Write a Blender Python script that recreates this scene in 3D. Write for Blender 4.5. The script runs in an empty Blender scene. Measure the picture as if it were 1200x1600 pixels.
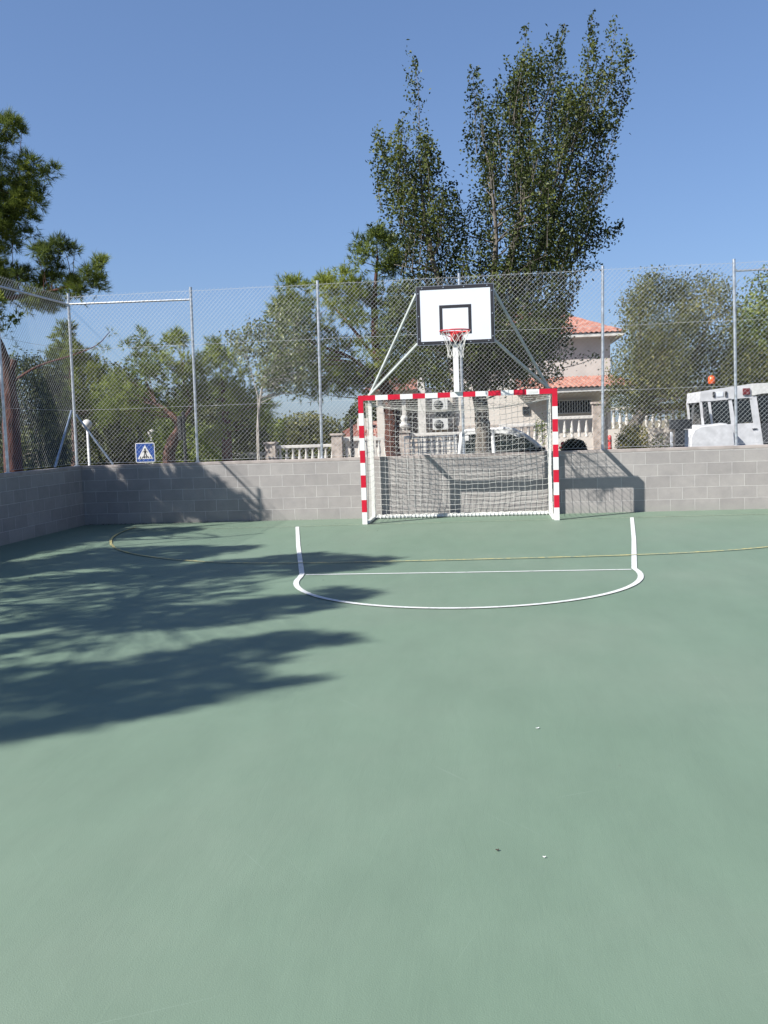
import bpy, bmesh, math, random
import numpy as np
from mathutils import Vector, Matrix
random.seed(7); RNG = np.random.default_rng(11)
PI = math.pi
scene = bpy.context.scene
C = scene.collection

# ------------------------------------------------------------------ camera
F, YAW, PITCH, ROLL = 1504.5, .1111, .0863, -.0342
CAM = np.array([.5002, -15.471, 1.541])
def cam_axes():
    cy, sy = math.cos(YAW), math.sin(YAW)
    f = np.array([-sy*math.cos(PITCH), cy*math.cos(PITCH), -math.sin(PITCH)])
    r = np.array([cy, sy, 0.]); u = np.cross(r, f)
    c, s = math.cos(ROLL), math.sin(ROLL)
    return c*r+s*u, -s*r+c*u, f
R_, U_, F_ = cam_axes()
cam = bpy.data.objects.new('camera', bpy.data.cameras.new('camera')); C.objects.link(cam)
cam.matrix_world = Matrix(((R_[0], U_[0], -F_[0], CAM[0]), (R_[1], U_[1], -F_[1], CAM[1]), (R_[2], U_[2], -F_[2], CAM[2]), (0, 0, 0, 1)))
cam.data.sensor_fit = 'VERTICAL'; cam.data.sensor_height = 36; cam.data.lens = 36*F/1600
cam.data.clip_end = 3000; cam.data.clip_start = .05
scene.camera = cam

# ------------------------------------------------------------------ world, sun, exposure
SUN = Vector((-1.44, -1.037, 1.53)).normalized()          # direction towards the sun
elev = math.asin(SUN.z); azim = math.atan2(SUN.x, SUN.y)
world = bpy.data.worlds.new('World'); scene.world = world; world.use_nodes = True
wn = world.node_tree
sky = wn.nodes.new('ShaderNodeTexSky'); sky.sky_type = 'NISHITA'; sky.sun_disc = False
sky.sun_elevation = elev; sky.sun_rotation = azim % (2*PI)
sky.altitude = 0; sky.air_density = 1.0; sky.dust_density = .8; sky.ozone_density = 4.0
gm = wn.nodes.new('ShaderNodeGamma'); gm.inputs[1].default_value = .70
tn = wn.nodes.new('ShaderNodeMix'); tn.data_type = 'RGBA'; tn.blend_type = 'MULTIPLY'; tn.inputs[0].default_value = 1; tn.inputs[7].default_value = (.74, .88, 1.14, 1)
wn.links.new(sky.outputs[0], gm.inputs[0]); wn.links.new(gm.outputs[0], tn.inputs[6]); wn.links.new(tn.outputs[2], wn.nodes['Background'].inputs[0])
wn.nodes['Background'].inputs[1].default_value = .095
sd = bpy.data.lights.new('sun', 'SUN'); sd.energy = 5.0; sd.angle = math.radians(.55); sd.color = (1, .96, .88)
so = bpy.data.objects.new('sun', sd); C.objects.link(so)
so.rotation_euler = SUN.to_track_quat('Z', 'Y').to_euler()
scene.view_settings.view_transform = 'Standard'; scene.view_settings.look = 'None'
scene.view_settings.exposure = 1.07; scene.view_settings.gamma = 1
scene.cycles.max_bounces = 8; scene.cycles.transparent_max_bounces = 16

# ------------------------------------------------------------------ measuring: a pixel of the photo -> a point of the place
def ray(x, y): return F_*F + R_*(x-600) - U_*(y-800)
def at_y(x, y, Y):
    d = ray(x, y); t = (Y-CAM[1])/d[1]; return CAM + d*t
def ground(x, y, z=0.):
    d = ray(x, y); t = (z-CAM[2])/d[2]; return CAM + d*t

# ------------------------------------------------------------------ materials
ALB = .71        # the whole palette, set against the exposure
def new_mat(name):
    m = bpy.data.materials.new(name); m.use_nodes = True
    return m, m.node_tree.nodes, m.node_tree.links, m.node_tree.nodes['Principled BSDF']
def N(nodes, t, **kw):
    n = nodes.new(t)
    for k, v in kw.items():
        if k in n.inputs: n.inputs[k].default_value = v
        else: setattr(n, k, v)
    return n
def coords(nodes, links, scale=(1, 1, 1), rot=(0, 0, 0), world_space=False):
    if world_space: src = N(nodes, 'ShaderNodeNewGeometry').outputs['Position']
    else: src = N(nodes, 'ShaderNodeTexCoord').outputs['Object']
    mp = N(nodes, 'ShaderNodeMapping'); mp.inputs['Scale'].default_value = scale; mp.inputs['Rotation'].default_value = rot
    links.new(src, mp.inputs['Vector']); return mp.outputs[0]
def ramp(nodes, links, fac, stops):
    r = N(nodes, 'ShaderNodeValToRGB'); e = r.color_ramp.elements
    while len(e) < len(stops): e.new(.5)
    for i, (p, c) in enumerate(stops): e[i].position = p; e[i].color = (*c, 1) if len(c) == 3 else c
    links.new(fac, r.inputs[0]); return r.outputs[0]
def simple(name, col, rough=.6, metal=0., var=.12, scale=3., bump=0., bscale=60., spec=.5):
    if metal < .5: col = tuple(c*ALB for c in col)
    m, n, l, b = new_mat(name)
    co = coords(n, l)
    no = N(n, 'ShaderNodeTexNoise', Scale=scale, Detail=6.); l.new(co, no.inputs['Vector'])
    lo = tuple(max(0, c*(1-var)) for c in col); hi = tuple(min(1, c*(1+var)) for c in col)
    l.new(ramp(n, l, no.outputs[0], [(.3, lo), (.7, hi)]), b.inputs['Base Color'])
    b.inputs['Roughness'].default_value = rough; b.inputs['Metallic'].default_value = metal
    b.inputs['Specular IOR Level'].default_value = spec
    if bump:
        n2 = N(n, 'ShaderNodeTexNoise', Scale=bscale, Detail=3.); l.new(co, n2.inputs['Vector'])
        bp = N(n, 'ShaderNodeBump', Strength=bump, Distance=.01); l.new(n2.outputs[0], bp.inputs['Height']); l.new(bp.outputs[0], b.inputs['Normal'])
    return m

def court_mat():
    m, n, l, b = new_mat('court_paint')
    co = coords(n, l)
    a = N(n, 'ShaderNodeTexNoise', Scale=.45, Detail=5., Roughness=.6); l.new(co, a.inputs['Vector'])
    base = ramp(n, l, a.outputs[0], [(.28, (.108, .162, .117)), (.5, (.118, .170, .126)), (.72, (.130, .176, .134))])
    s = N(n, 'ShaderNodeTexNoise', Scale=3., Detail=8., Roughness=.7); l.new(coords(n, l, (1, .35, 1), (0, 0, .3)), s.inputs['Vector'])
    mx = N(n, 'ShaderNodeMix', data_type='RGBA', blend_type='OVERLAY'); mx.inputs[0].default_value = .17
    l.new(base, mx.inputs[6]); l.new(s.outputs[0], mx.inputs[7])
    # pale rubbed scuffs in two directions
    cur = mx.outputs[2]
    for rz, thr, sc in ((.9, .725, 1.1), (-.45, .735, .9), (1.9, .75, .8)):
        k = N(n, 'ShaderNodeTexNoise', Scale=sc, Detail=2., Distortion=.6); mp2 = N(n, 'ShaderNodeMapping'); mp2.inputs['Scale'].default_value = (1., 75, 1); l.new(coords(n, l, (1, 1, 1), (0, 0, rz)), mp2.inputs['Vector']); l.new(mp2.outputs[0], k.inputs['Vector'])
        sc_f = ramp(n, l, k.outputs[0], [(thr, (0, 0, 0)), (thr+.06, (.24, .24, .24))])
        m2 = N(n, 'ShaderNodeMix', data_type='RGBA'); l.new(sc_f, m2.inputs[0]); l.new(cur, m2.inputs[6]); m2.inputs[7].default_value = (.24, .31, .26, 1)
        cur = m2.outputs[2]
    # dusty spots and tiny specks
    v = N(n, 'ShaderNodeTexVoronoi', Scale=2.4); l.new(co, v.inputs['Vector'])
    sp = ramp(n, l, v.outputs['Distance'], [(.012, (.8, .8, .8)), (.02, (0, 0, 0))])
    m3 = N(n, 'ShaderNodeMix', data_type='RGBA'); l.new(sp, m3.inputs[0]); l.new(cur, m3.inputs[6]); m3.inputs[7].default_value = (.1, .12, .1, 1)
    l.new(m3.outputs[2], b.inputs['Base Color'])
    b.inputs['Roughness'].default_value = .62; b.inputs['Specular IOR Level'].default_value = .4
    g = N(n, 'ShaderNodeTexNoise', Scale=220., Detail=3.); l.new(co, g.inputs['Vector'])
    w = N(n, 'ShaderNodeTexNoise', Scale=14., Detail=6., Roughness=.65, Distortion=.8); l.new(coords(n, l, (1, .16, 1), (0, 0, -.12)), w.inputs['Vector'])
    b1 = N(n, 'ShaderNodeBump', Strength=.3, Distance=.004); l.new(g.outputs[0], b1.inputs['Height'])
    b2 = N(n, 'ShaderNodeBump', Strength=.22, Distance=.006); l.new(w.outputs[0], b2.inputs['Height']); l.new(b1.outputs[0], b2.inputs['Normal'])
    l.new(b2.outputs[0], b.inputs['Normal'])
    return m
def paint_mat(name, col, wear=.5, under=(.19, .255, .2)):
    col = tuple(c*ALB for c in col); under = tuple(c*ALB for c in under)
    m, n, l, b = new_mat(name)
    co = coords(n, l)
    a = N(n, 'ShaderNodeTexNoise', Scale=16., Detail=8., Roughness=.7); l.new(co, a.inputs['Vector'])
    f = ramp(n, l, a.outputs[0], [(wear-.1, (1, 1, 1)), (wear+.18, (0, 0, 0))])
    mx = N(n, 'ShaderNodeMix', data_type='RGBA'); l.new(f, mx.inputs[0]); mx.inputs[6].default_value = (*under, 1); mx.inputs[7].default_value = (*col, 1)
    l.new(mx.outputs[2], b.inputs['Base Color']); b.inputs['Roughness'].default_value = .6
    return m
def block_mat(name, axis, off):
    m, n, l, b = new_mat(name)
    g = N(n, 'ShaderNodeNewGeometry'); s = N(n, 'ShaderNodeSeparateXYZ'); l.new(g.outputs['Position'], s.inputs[0])
    sub = N(n, 'ShaderNodeMath', operation='SUBTRACT'); l.new(s.outputs[axis], sub.inputs[0]); sub.inputs[1].default_value = off
    cb = N(n, 'ShaderNodeCombineXYZ'); l.new(sub.outputs[0], cb.inputs[0]); l.new(s.outputs[2], cb.inputs[1])
    # slightly wavering joints
    nz = N(n, 'ShaderNodeTexNoise', Scale=5., Detail=3.); l.new(g.outputs['Position'], nz.inputs['Vector'])
    vm = N(n, 'ShaderNodeVectorMath', operation='SCALE'); vm.inputs['Scale'].default_value = .012; l.new(nz.outputs['Color'], vm.inputs[0])
    ad = N(n, 'ShaderNodeVectorMath', operation='ADD'); l.new(cb.outputs[0], ad.inputs[0]); l.new(vm.outputs[0], ad.inputs[1])
    br = N(n, 'ShaderNodeTexBrick'); br.offset = .5; br.offset_frequency = 2; br.squash = 1
    br.inputs['Scale'].default_value = 1; br.inputs['Brick Width'].default_value = .4; br.inputs['Row Height'].default_value = .2
    br.inputs['Mortar Size'].default_value = .0045; br.inputs['Mortar Smooth'].default_value = .2; br.inputs['Bias'].default_value = 0
    br.inputs['Color1'].default_value = (.246, .233, .229, 1); br.inputs['Color2'].default_value = (.29, .276, .27, 1)
    br.inputs['Mortar'].default_value = (.41, .398, .39, 1)
    l.new(ad.outputs[0], br.inputs['Vector'])
    st = N(n, 'ShaderNodeTexNoise', Scale=3.5, Detail=10., Roughness=.75); l.new(g.outputs['Position'], st.inputs['Vector'])
    mo = ramp(n, l, st.outputs[0], [(.25, (.36, .36, .37)), (.75, (.64, .635, .62))])
    mx = N(n, 'ShaderNodeMix', data_type='RGBA', blend_type='OVERLAY'); mx.inputs[0].default_value = .6; l.new(br.outputs[0], mx.inputs[6]); l.new(mo, mx.inputs[7])
    # stains running near the foot of the wall
    zr = ramp(n, l, s.outputs[2], [(.0, (1, 1, 1)), (.16, (0, 0, 0))])
    s2 = N(n, 'ShaderNodeTexNoise', Scale=7., Detail=6.); l.new(g.outputs['Position'], s2.inputs['Vector'])
    mu = N(n, 'ShaderNodeMath', operation='MULTIPLY'); l.new(zr, mu.inputs[0]); l.new(s2.outputs[0], mu.inputs[1])
    m2 = N(n, 'ShaderNodeMix', data_type='RGBA'); l.new(mu.outputs[0], m2.inputs[0]); l.new(mx.outputs[2], m2.inputs[6]); m2.inputs[7].default_value = (.24, .245, .225, 1)
    l.new(m2.outputs[2], b.inputs['Base Color']); b.inputs['Roughness'].default_value = .92; b.inputs['Specular IOR Level'].default_value = .2
    fn = N(n, 'ShaderNodeTexNoise', Scale=120., Detail=4.); l.new(g.outputs['Position'], fn.inputs['Vector'])
    b1 = N(n, 'ShaderNodeBump', Strength=.5, Distance=.006); l.new(fn.outputs[0], b1.inputs['Height'])
    b2 = N(n, 'ShaderNodeBump', Strength=.6, Distance=.006); l.new(br.outputs['Fac'], b2.inputs['Height']); l.new(b1.outputs[0], b2.inputs['Normal'])
    l.new(b2.outputs[0], b.inputs['Normal'])
    return m
def leaf_mat(name, cols, trans=.25, rough=.5, spec=.4, clump=1.2):
    cols = [tuple(c*ALB for c in q) for q in cols]
    m, n, l, b = new_mat(name)
    g = N(n, 'ShaderNodeNewGeometry')
    no = N(n, 'ShaderNodeTexNoise', Scale=clump, Detail=2.); l.new(coords(n, l, world_space=True), no.inputs['Vector'])
    ad = N(n, 'ShaderNodeMath', operation='MULTIPLY_ADD'); l.new(g.outputs['Random Per Island'], ad.inputs[0]); ad.inputs[1].default_value = .55
    su = N(n, 'ShaderNodeMath', operation='MULTIPLY_ADD'); l.new(no.outputs[0], su.inputs[0]); su.inputs[1].default_value = 1.5; su.inputs[2].default_value = -.53
    l.new(su.outputs[0], ad.inputs[2])
    k = len(cols); c = ramp(n, l, ad.outputs[0], [(i/(k-1), cc) for i, cc in enumerate(cols)])
    l.new(c, b.inputs['Base Color']); b.inputs['Roughness'].default_value = rough; b.inputs['Specular IOR Level'].default_value = spec
    t = N(n, 'ShaderNodeBsdfTranslucent'); l.new(c, t.inputs[0])
    mx = N(n, 'ShaderNodeMixShader'); mx.inputs[0].default_value = trans
    l.new(b.outputs[0], mx.inputs[1]); l.new(t.outputs[0], mx.inputs[2]); l.new(mx.outputs[0], n['Material Output'].inputs[0])
    return m
def bark_mat(name, lo, hi, sc=9.):
    lo, hi = tuple(c*ALB for c in lo), tuple(c*ALB for c in hi)
    m, n, l, b = new_mat(name)
    a = N(n, 'ShaderNodeTexNoise', Scale=sc, Detail=8., Roughness=.7, Distortion=.5); l.new(coords(n, l, (1, 1, .35)), a.inputs['Vector'])
    v = N(n, 'ShaderNodeTexVoronoi', Scale=sc*1.6); l.new(coords(n, l, (1, 1, .3)), v.inputs['Vector'])
    mu = N(n, 'ShaderNodeMath', operation='MULTIPLY_ADD'); l.new(v.outputs['Distance'], mu.inputs[0]); mu.inputs[1].default_value = .6; l.new(a.outputs[0], mu.inputs[2])
    l.new(ramp(n, l, mu.outputs[0], [(.45, lo), (.95, hi)]), b.inputs['Base Color']); b.inputs['Roughness'].default_value = .9
    bp = N(n, 'ShaderNodeBump', Strength=1., Distance=.04); l.new(mu.outputs[0], bp.inputs['Height']); l.new(bp.outputs[0], b.inputs['Normal'])
    return m
def glass_mat(name, tint=(.75, .82, .82), mixf=.5):
    m, n, l, b = new_mat(name)
    tr = N(n, 'ShaderNodeBsdfTransparent'); tr.inputs[0].default_value = (*tint, 1)
    b.inputs['Base Color'].default_value = (.02, .025, .03, 1); b.inputs['Roughness'].default_value = .05
    no = N(n, 'ShaderNodeTexNoise', Scale=2., Detail=3.); l.new(coords(n, l), no.inputs['Vector'])
    f = N(n, 'ShaderNodeMath', operation='MULTIPLY_ADD'); l.new(no.outputs[0], f.inputs[0]); f.inputs[1].default_value = .2; f.inputs[2].default_value = mixf-.1
    mx = N(n, 'ShaderNodeMixShader'); l.new(f.outputs[0], mx.inputs[0]); l.new(b.outputs[0], mx.inputs[1]); l.new(tr.outputs[0], mx.inputs[2])
    l.new(mx.outputs[0], n['Material Output'].inputs[0]); return m
def tile_mat():
    m, n, l, b = new_mat('roof_tile')
    g = coords(n, l, world_space=True)
    a = N(n, 'ShaderNodeTexNoise', Scale=6., Detail=6.); l.new(g, a.inputs['Vector'])
    w = N(n, 'ShaderNodeTexVoronoi', Scale=4.5); l.new(g, w.inputs['Vector'])
    mx = N(n, 'ShaderNodeMix', data_type='RGBA'); mx.inputs[0].default_value = .45
    l.new(ramp(n, l, a.outputs[0], [(.3, (.2, .065, .045)), (.7, (.29, .125, .09))]), mx.inputs[6])
    l.new(ramp(n, l, w.outputs['Color'], [(.2, (.17, .055, .04)), (.8, (.33, .19, .15))]), mx.inputs[7])
    l.new(mx.outputs[2], b.inputs['Base Color']); b.inputs['Roughness'].default_value = .8
    return m
def terrain_mat():
    m, n, l, b = new_mat('dry_earth')
    g = coords(n, l, world_space=True)
    a = N(n, 'ShaderNodeTexNoise', Scale=.5, Detail=8., Roughness=.65); l.new(g, a.inputs['Vector'])
    l.new(ramp(n, l, a.outputs[0], [(.35, (.07, .08, .03)), (.5, (.16, .13, .08)), (.7, (.26, .21, .15))]), b.inputs['Base Color'])
    b.inputs['Roughness'].default_value = .95
    k = N(n, 'ShaderNodeTexNoise', Scale=30., Detail=4.); l.new(g, k.inputs['Vector'])
    bp = N(n, 'ShaderNodeBump', Strength=.7, Distance=.03); l.new(k.outputs[0], bp.inputs['Height']); l.new(bp.outputs[0], b.inputs['Normal'])
    return m

M = dict(
 court=court_mat(), white_line=paint_mat('white_line_paint', (.74, .76, .76), .62), pale_line=paint_mat('worn_line_paint', (.52, .6, .42), .45),
 yellow_line=paint_mat('yellow_line_paint', (.92, .72, .2), .45),
 block_x=block_mat('block_wall_back', 0, -4.304), block_y=block_mat('block_wall_side', 1, .13),
 coping=simple('coping_concrete', (.43, .38, .36), .9, var=.2, scale=5, bump=.4),
 galv=simple('galvanised_steel', (.5, .53, .57), .38, .75, var=.25, scale=14),
 wire=simple('fence_wire', (.62, .64, .66), .45, .35, var=.1),
 goal_white=simple('goal_white_paint', (.84, .85, .85), .32, var=.04, scale=8), goal_red=simple('goal_red_paint', (.62, .008, .035), .32, var=.1, scale=8),
 net=simple('net_cord', (.82, .82, .78), .8, var=.05), frame_paint=simple('frame_pale_paint', (.7, .71, .69), .45, var=.12, scale=12),
 board=simple('board_white', (.80, .84, .92), .35, var=.03, scale=1.5), board_black=simple('board_black_tape', (.022, .022, .03), .5, var=.2),
 bolt=simple('bolt_steel', (.6, .6, .62), .3, .9), rim=simple('rim_red_paint', (.62, .02, .025), .35, var=.1),
 tube=simple('support_tube', (.52, .57, .56), .5, .2, var=.15, scale=10), pole_white=simple('pole_white_paint', (.84, .85, .87), .35, var=.03),
 brace=simple('brace_steel', (.28, .34, .42), .3, .7, var=.25, scale=12),
 earth=terrain_mat(), asphalt=simple('asphalt', (.07, .07, .072), .9, var=.25, scale=4, bump=.5),
 bark_pine=bark_mat('pine_bark', (.035, .018, .014), (.17, .085, .065)), bark_red=bark_mat('red_pine_bark', (.03, .013, .01), (.13, .05, .036)),
 bark_elm=bark_mat('elm_bark', (.035, .03, .027), (.21, .185, .16)), bark_pale=bark_mat('pale_bark', (.2, .18, .16), (.5, .47, .43), 16),
 twig=simple('twig_bark', (.13, .11, .09), .9, var=.3),
 elm=leaf_mat('elm_leaves', [(.012, .022, .010), (.032, .048, .017), (.066, .088, .026), (.13, .16, .04), (.2, .23, .06)], .3, .5, .2),
 needles=leaf_mat('pine_needles', [(.035, .055, .018), (.105, .15, .035), (.25, .31, .055), (.44, .48, .10)], .3, .55, .15, .9),
 needles_far=leaf_mat('far_pine_needles', [(.06, .09, .028), (.155, .21, .05), (.30, .37, .085), (.48, .53, .15)], .3, .6, .12, .7),
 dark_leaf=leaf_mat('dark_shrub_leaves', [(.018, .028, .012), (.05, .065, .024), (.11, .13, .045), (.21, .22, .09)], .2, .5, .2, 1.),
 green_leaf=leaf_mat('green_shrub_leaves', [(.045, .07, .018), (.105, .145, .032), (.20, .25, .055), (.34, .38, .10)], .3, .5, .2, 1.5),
 pale_leaf=leaf_mat('pale_young_leaves', [(.06, .085, .03), (.13, .17, .06), (.22, .26, .10), (.36, .38, .17)], .35, .45, .5, 2.),
 olive_leaf=leaf_mat('olive_brown_leaves', [(.04, .05, .018), (.105, .12, .042), (.21, .22, .075), (.36, .33, .13)], .3, .5, .2, .8),
 autumn_leaf=leaf_mat('yellowing_leaves', [(.06, .08, .02), (.14, .16, .04), (.3, .26, .05), (.42, .32, .1)], .3, .5, .4, 2.),
 near_black_leaf=leaf_mat('clipped_shrub_leaves', [(.006, .007, .004), (.014, .014, .008), (.03, .028, .014)], .1, .6, .2),
 plaster=simple('villa_plaster', (.60, .54, .50), .9, var=.08, scale=2, bump=.3, bscale=12), plaster_pale=simple('villa_pale_plaster', (.66, .61, .56), .9, var=.06, scale=2),
 white_plaster=simple('white_masonry', (.62, .60, .57), .85, var=.2, scale=4), stone=simple('pier_stone', (.44, .38, .34), .9, var=.3, scale=9, bump=.6, bscale=20),
 tile=tile_mat(), dark_open=simple('dark_window', (.03, .032, .036), .2, var=.3, scale=2), shutter=simple('porch_blind', (.17, .155, .15), .8, var=.2),
 ac=simple('air_unit_casing', (.62, .63, .63), .5, var=.05), grille=simple('dark_grille', (.06, .065, .07), .6), iron=simple('dark_iron', (.05, .052, .058), .5, .4),
 truck_white=simple('old_truck_paint', (.66, .67, .70), .4, var=.16, scale=5), car_white=simple('white_car_paint', (.86, .87, .88), .22, var=.03), glass=glass_mat('car_glass'), truck_glass=glass_mat('truck_glass', (.55, .62, .66), .3), interior=simple('dark_interior', (.018, .018, .02), .8, var=.4),
 rubber=simple('tyre_rubber', (.02, .02, .02), .85), alloy=simple('wheel_alloy', (.5, .5, .52), .35, .8), grey_metal=simple('grey_metal_rack', (.36, .40, .46), .5, .3, var=.1),
 dark_panel=simple('dark_panel', (.04, .043, .05), .55, var=.3), red_paint=simple('red_plastic', (.62, .05, .045), .45, var=.1), maroon=simple('maroon_lens', (.16, .02, .025), .3),
 orange=simple('orange_lens', (.75, .11, .02), .25, var=.2), globe=simple('globe_plastic', (.72, .70, .66), .35, var=.12, scale=9), lamp_pole=simple('lamp_pole_paint', (.62, .63, .65), .5),
 sign_blue=simple('sign_blue', (.012, .07, .33), .4, var=.05), sign_white=simple('sign_white', (.8, .8, .8), .4, var=.04), sign_black=simple('sign_black', (.012, .012, .012), .5),
 leaf_litter=simple('dry_leaf', (.06, .045, .03), .8), paper=simple('white_paper', (.85, .85, .85), .7), maroon_leaf=simple('dirt_trace', (.1, .1, .08), .9),
)

# ------------------------------------------------------------------ object helpers
def link(name, me, mats, parent=None):
    o = bpy.data.objects.new(name, me)
    for m in (mats if isinstance(mats, (list, tuple)) else [mats]): me.materials.append(m)
    C.objects.link(o)
    if parent: o.parent = parent
    return o
def tag(o, label=None, cat=None, group=None, kind=None):
    if label: o['label'] = label
    if cat: o['category'] = cat
    if group: o['group'] = group
    if kind: o['kind'] = kind
    return o
def thing(name, label, cat, loc=(0, 0, 0), rz=0., group=None):
    o = bpy.data.objects.new(name, None); o.empty_display_size = .2; C.objects.link(o)
    o.location = loc; o.rotation_euler = (0, 0, rz)
    return tag(o, label, cat, group)
def copy_tree(o, parent=None):
    c = o.copy(); C.objects.link(c); c.parent = parent
    for ch in [x for x in bpy.data.objects if x.parent == o]: copy_tree(ch, c)
    return c
class MB:
    """collects faces, then becomes ONE mesh object"""
    def __init__(s): s.v = []; s.f = []; s.mi = []; s.sm = []
    def add(s, vs, fs, mi=0, smooth=False):
        b = len(s.v); s.v += [tuple(map(float, v)) for v in vs]; s.f += [tuple(i+b for i in f) for f in fs]; s.mi += [mi]*len(fs); s.sm += [smooth]*len(fs); return s
    def box(s, a, b, mi=0, rz=0., c=None):
        (x0, y0, z0), (x1, y1, z1) = a, b
        vs = [(x0, y0, z0), (x1, y0, z0), (x1, y1, z0), (x0, y1, z0), (x0, y0, z1), (x1, y0, z1), (x1, y1, z1), (x0, y1, z1)]
        if rz:
            cx, cy = c or ((x0+x1)/2, (y0+y1)/2); k, q = math.cos(rz), math.sin(rz)
            vs = [(cx+(x-cx)*k-(y-cy)*q, cy+(x-cx)*q+(y-cy)*k, z) for x, y, z in vs]
        return s.add(vs, [(0, 3, 2, 1), (4, 5, 6, 7), (0, 1, 5, 4), (1, 2, 6, 5), (2, 3, 7, 6), (3, 0, 4, 7)], mi)
    def bbox(s, a, b, bev=.004, mi=0):
        """box with chamfered edges"""
        bm = bmesh.new(); bmesh.ops.create_cube(bm, size=1)
        for v in bm.verts: v.co = Vector([(a[i]+b[i])/2 + v.co[i]*(b[i]-a[i]) for i in range(3)])
        bmesh.ops.bevel(bm, geom=bm.edges[:], offset=bev, segments=2, affect='EDGES', profile=.6)
        bm.verts.index_update(); s.add([v.co for v in bm.verts], [tuple(v.index for v in f.verts) for f in bm.faces], mi, False); bm.free(); return s
    def tube(s, pts, r, n=8, mi=0, caps=True, square=False, smooth=True):
        pts = [Vector(p) for p in pts]; rs = r if isinstance(r, (list, tuple)) else [r]*len(pts)
        if square: n = 4; smooth = False
        rings = []; up = None
        for i, p in enumerate(pts):
            d = (pts[min(i+1, len(pts)-1)]-pts[max(i-1, 0)])
            if d.length < 1e-9: d = Vector((0, 0, 1))
            d.normalize()
            if up is None: up = Vector((0, 0, 1)) if abs(d.z) < .9 else Vector((0, 1, 0))
            a = d.cross(up)
            if a.length < 1e-6: a = d.orthogonal()
            a.normalize(); b = a.cross(d).normalized(); up = b
            k = rs[i]*(math.sqrt(2) if square else 1); o = PI/4 if square else 0
            rings.append([p+(a*math.cos(o+2*PI*j/n)+b*math.sin(o+2*PI*j/n))*k for j in range(n)])
        vs = [v for rg in rings for v in rg]; fs = []
        for i in range(len(pts)-1):
            for j in range(n): fs.append((i*n+j, i*n+(j+1) % n, (i+1)*n+(j+1) % n, (i+1)*n+j))
        s.add(vs, fs, mi, smooth)
        if caps:
            s.add(rings[0], [tuple(range(n))[::-1]], mi); s.add(rings[-1], [tuple(range(n))], mi)
        return s
    def lathe(s, prof, c=(0, 0, 0), n=16, mi=0, smooth=True):
        vs = []; fs = []
        for r, z in prof:
            for j in range(n): vs.append((c[0]+r*math.cos(2*PI*j/n), c[1]+r*math.sin(2*PI*j/n), c[2]+z))
        for i in range(len(prof)-1):
            for j in range(n): fs.append((i*n+j, i*n+(j+1) % n, (i+1)*n+(j+1) % n, (i+1)*n+j))
        fs.append(tuple(range(n))[::-1]); fs.append(tuple((len(prof)-1)*n+j for j in range(n)))
        return s.add(vs, fs, mi, smooth)
    def prism(s, poly, y0, y1, mi=0):
        """poly in (x,z), extruded along y"""
        n = len(poly); vs = [(x, y0, z) for x, z in poly]+[(x, y1, z) for x, z in poly]
        return s.add(vs, [tuple(range(n)), tuple(range(2*n-1, n-1, -1))]+[(i, i+n, (i+1) % n+n, (i+1) % n) for i in range(n)], mi)
    def build(s, name, mats, parent=None):
        me = bpy.data.meshes.new(name); me.from_pydata(s.v, [], s.f)
        me.polygons.foreach_set('material_index', s.mi); me.polygons.foreach_set('use_smooth', s.sm); me.update()
        return link(name, me, mats, parent)
def fast_mesh(name, verts, k, mat, parent=None):
    """verts (n,k,3): n separate k-gons"""
    n = len(verts); me = bpy.data.meshes.new(name)
    me.vertices.add(n*k); me.vertices.foreach_set('co', np.ascontiguousarray(verts, dtype=np.float32).ravel())
    me.loops.add(n*k); me.loops.foreach_set('vertex_index', np.arange(n*k, dtype=np.int32))
    me.polygons.add(n); me.polygons.foreach_set('loop_start', np.arange(0, n*k, k, dtype=np.int32)); me.polygons.foreach_set('loop_total', np.full(n, k, dtype=np.int32))
    me.update(calc_edges=True); me.validate()
    return link(name, me, mat, parent)

# ------------------------------------------------------------------ the ground
def sstep(a, b, x):
    t = np.clip((np.asarray(x, float)-a)/(b-a), 0, 1); return t*t*(3-2*t)
def zt(x, y):
    """height of the land around the court"""
    hi = -1.0+1.08*sstep(-9, 2, x)
    near = -.35
    k = sstep(1.25, 2.2, y)
    left = sstep(-9, -30, x)*-.5
    return near*(1-k)+hi*k+left
def grid(name, xs, ys, zf, mat, dz=0.):
    X, Y = np.meshgrid(xs, ys); Z = zf(X, Y)+dz; nx, ny = len(xs), len(ys)
    vs = np.stack([X, Y, Z], -1).reshape(-1, 3); fs = [(j*nx+i, j*nx+i+1, (j+1)*nx+i+1, (j+1)*nx+i) for j in range(ny-1) for i in range(nx-1)]
    me = bpy.data.meshes.new(name); me.from_pydata(vs.tolist(), [], fs); me.polygons.foreach_set('use_smooth', [True]*len(fs)); me.update()
    return tag(link(name, me, mat), kind='structure')
xs = np.concatenate([[-900, -300, -120, -60, -40], np.arange(-30, 31, 1.), [40, 60, 120, 300, 900]])
ys = np.concatenate([[-300, -80, -40, -30, -20, -10, -3, 0, 1.2], np.arange(1.3, 2.4, .1), np.arange(3, 40, 1.5), [50, 70, 120, 300, 1200]])
grid('ground', xs, ys, zt, M['earth'])
grid('road', np.arange(-40, 41, 1.), np.linspace(4.2, 12.2, 9), zt, M['asphalt'], .012)
grid('pavement', np.arange(-40, 41, 1.), np.linspace(12.4, 15.6, 4), zt, M['coping'], .13)
mb = MB().box((-6.76, -27, -.3), (6.76, 1.05, 0))
tag(mb.build('court_floor', M['court']), kind='structure')

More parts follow.
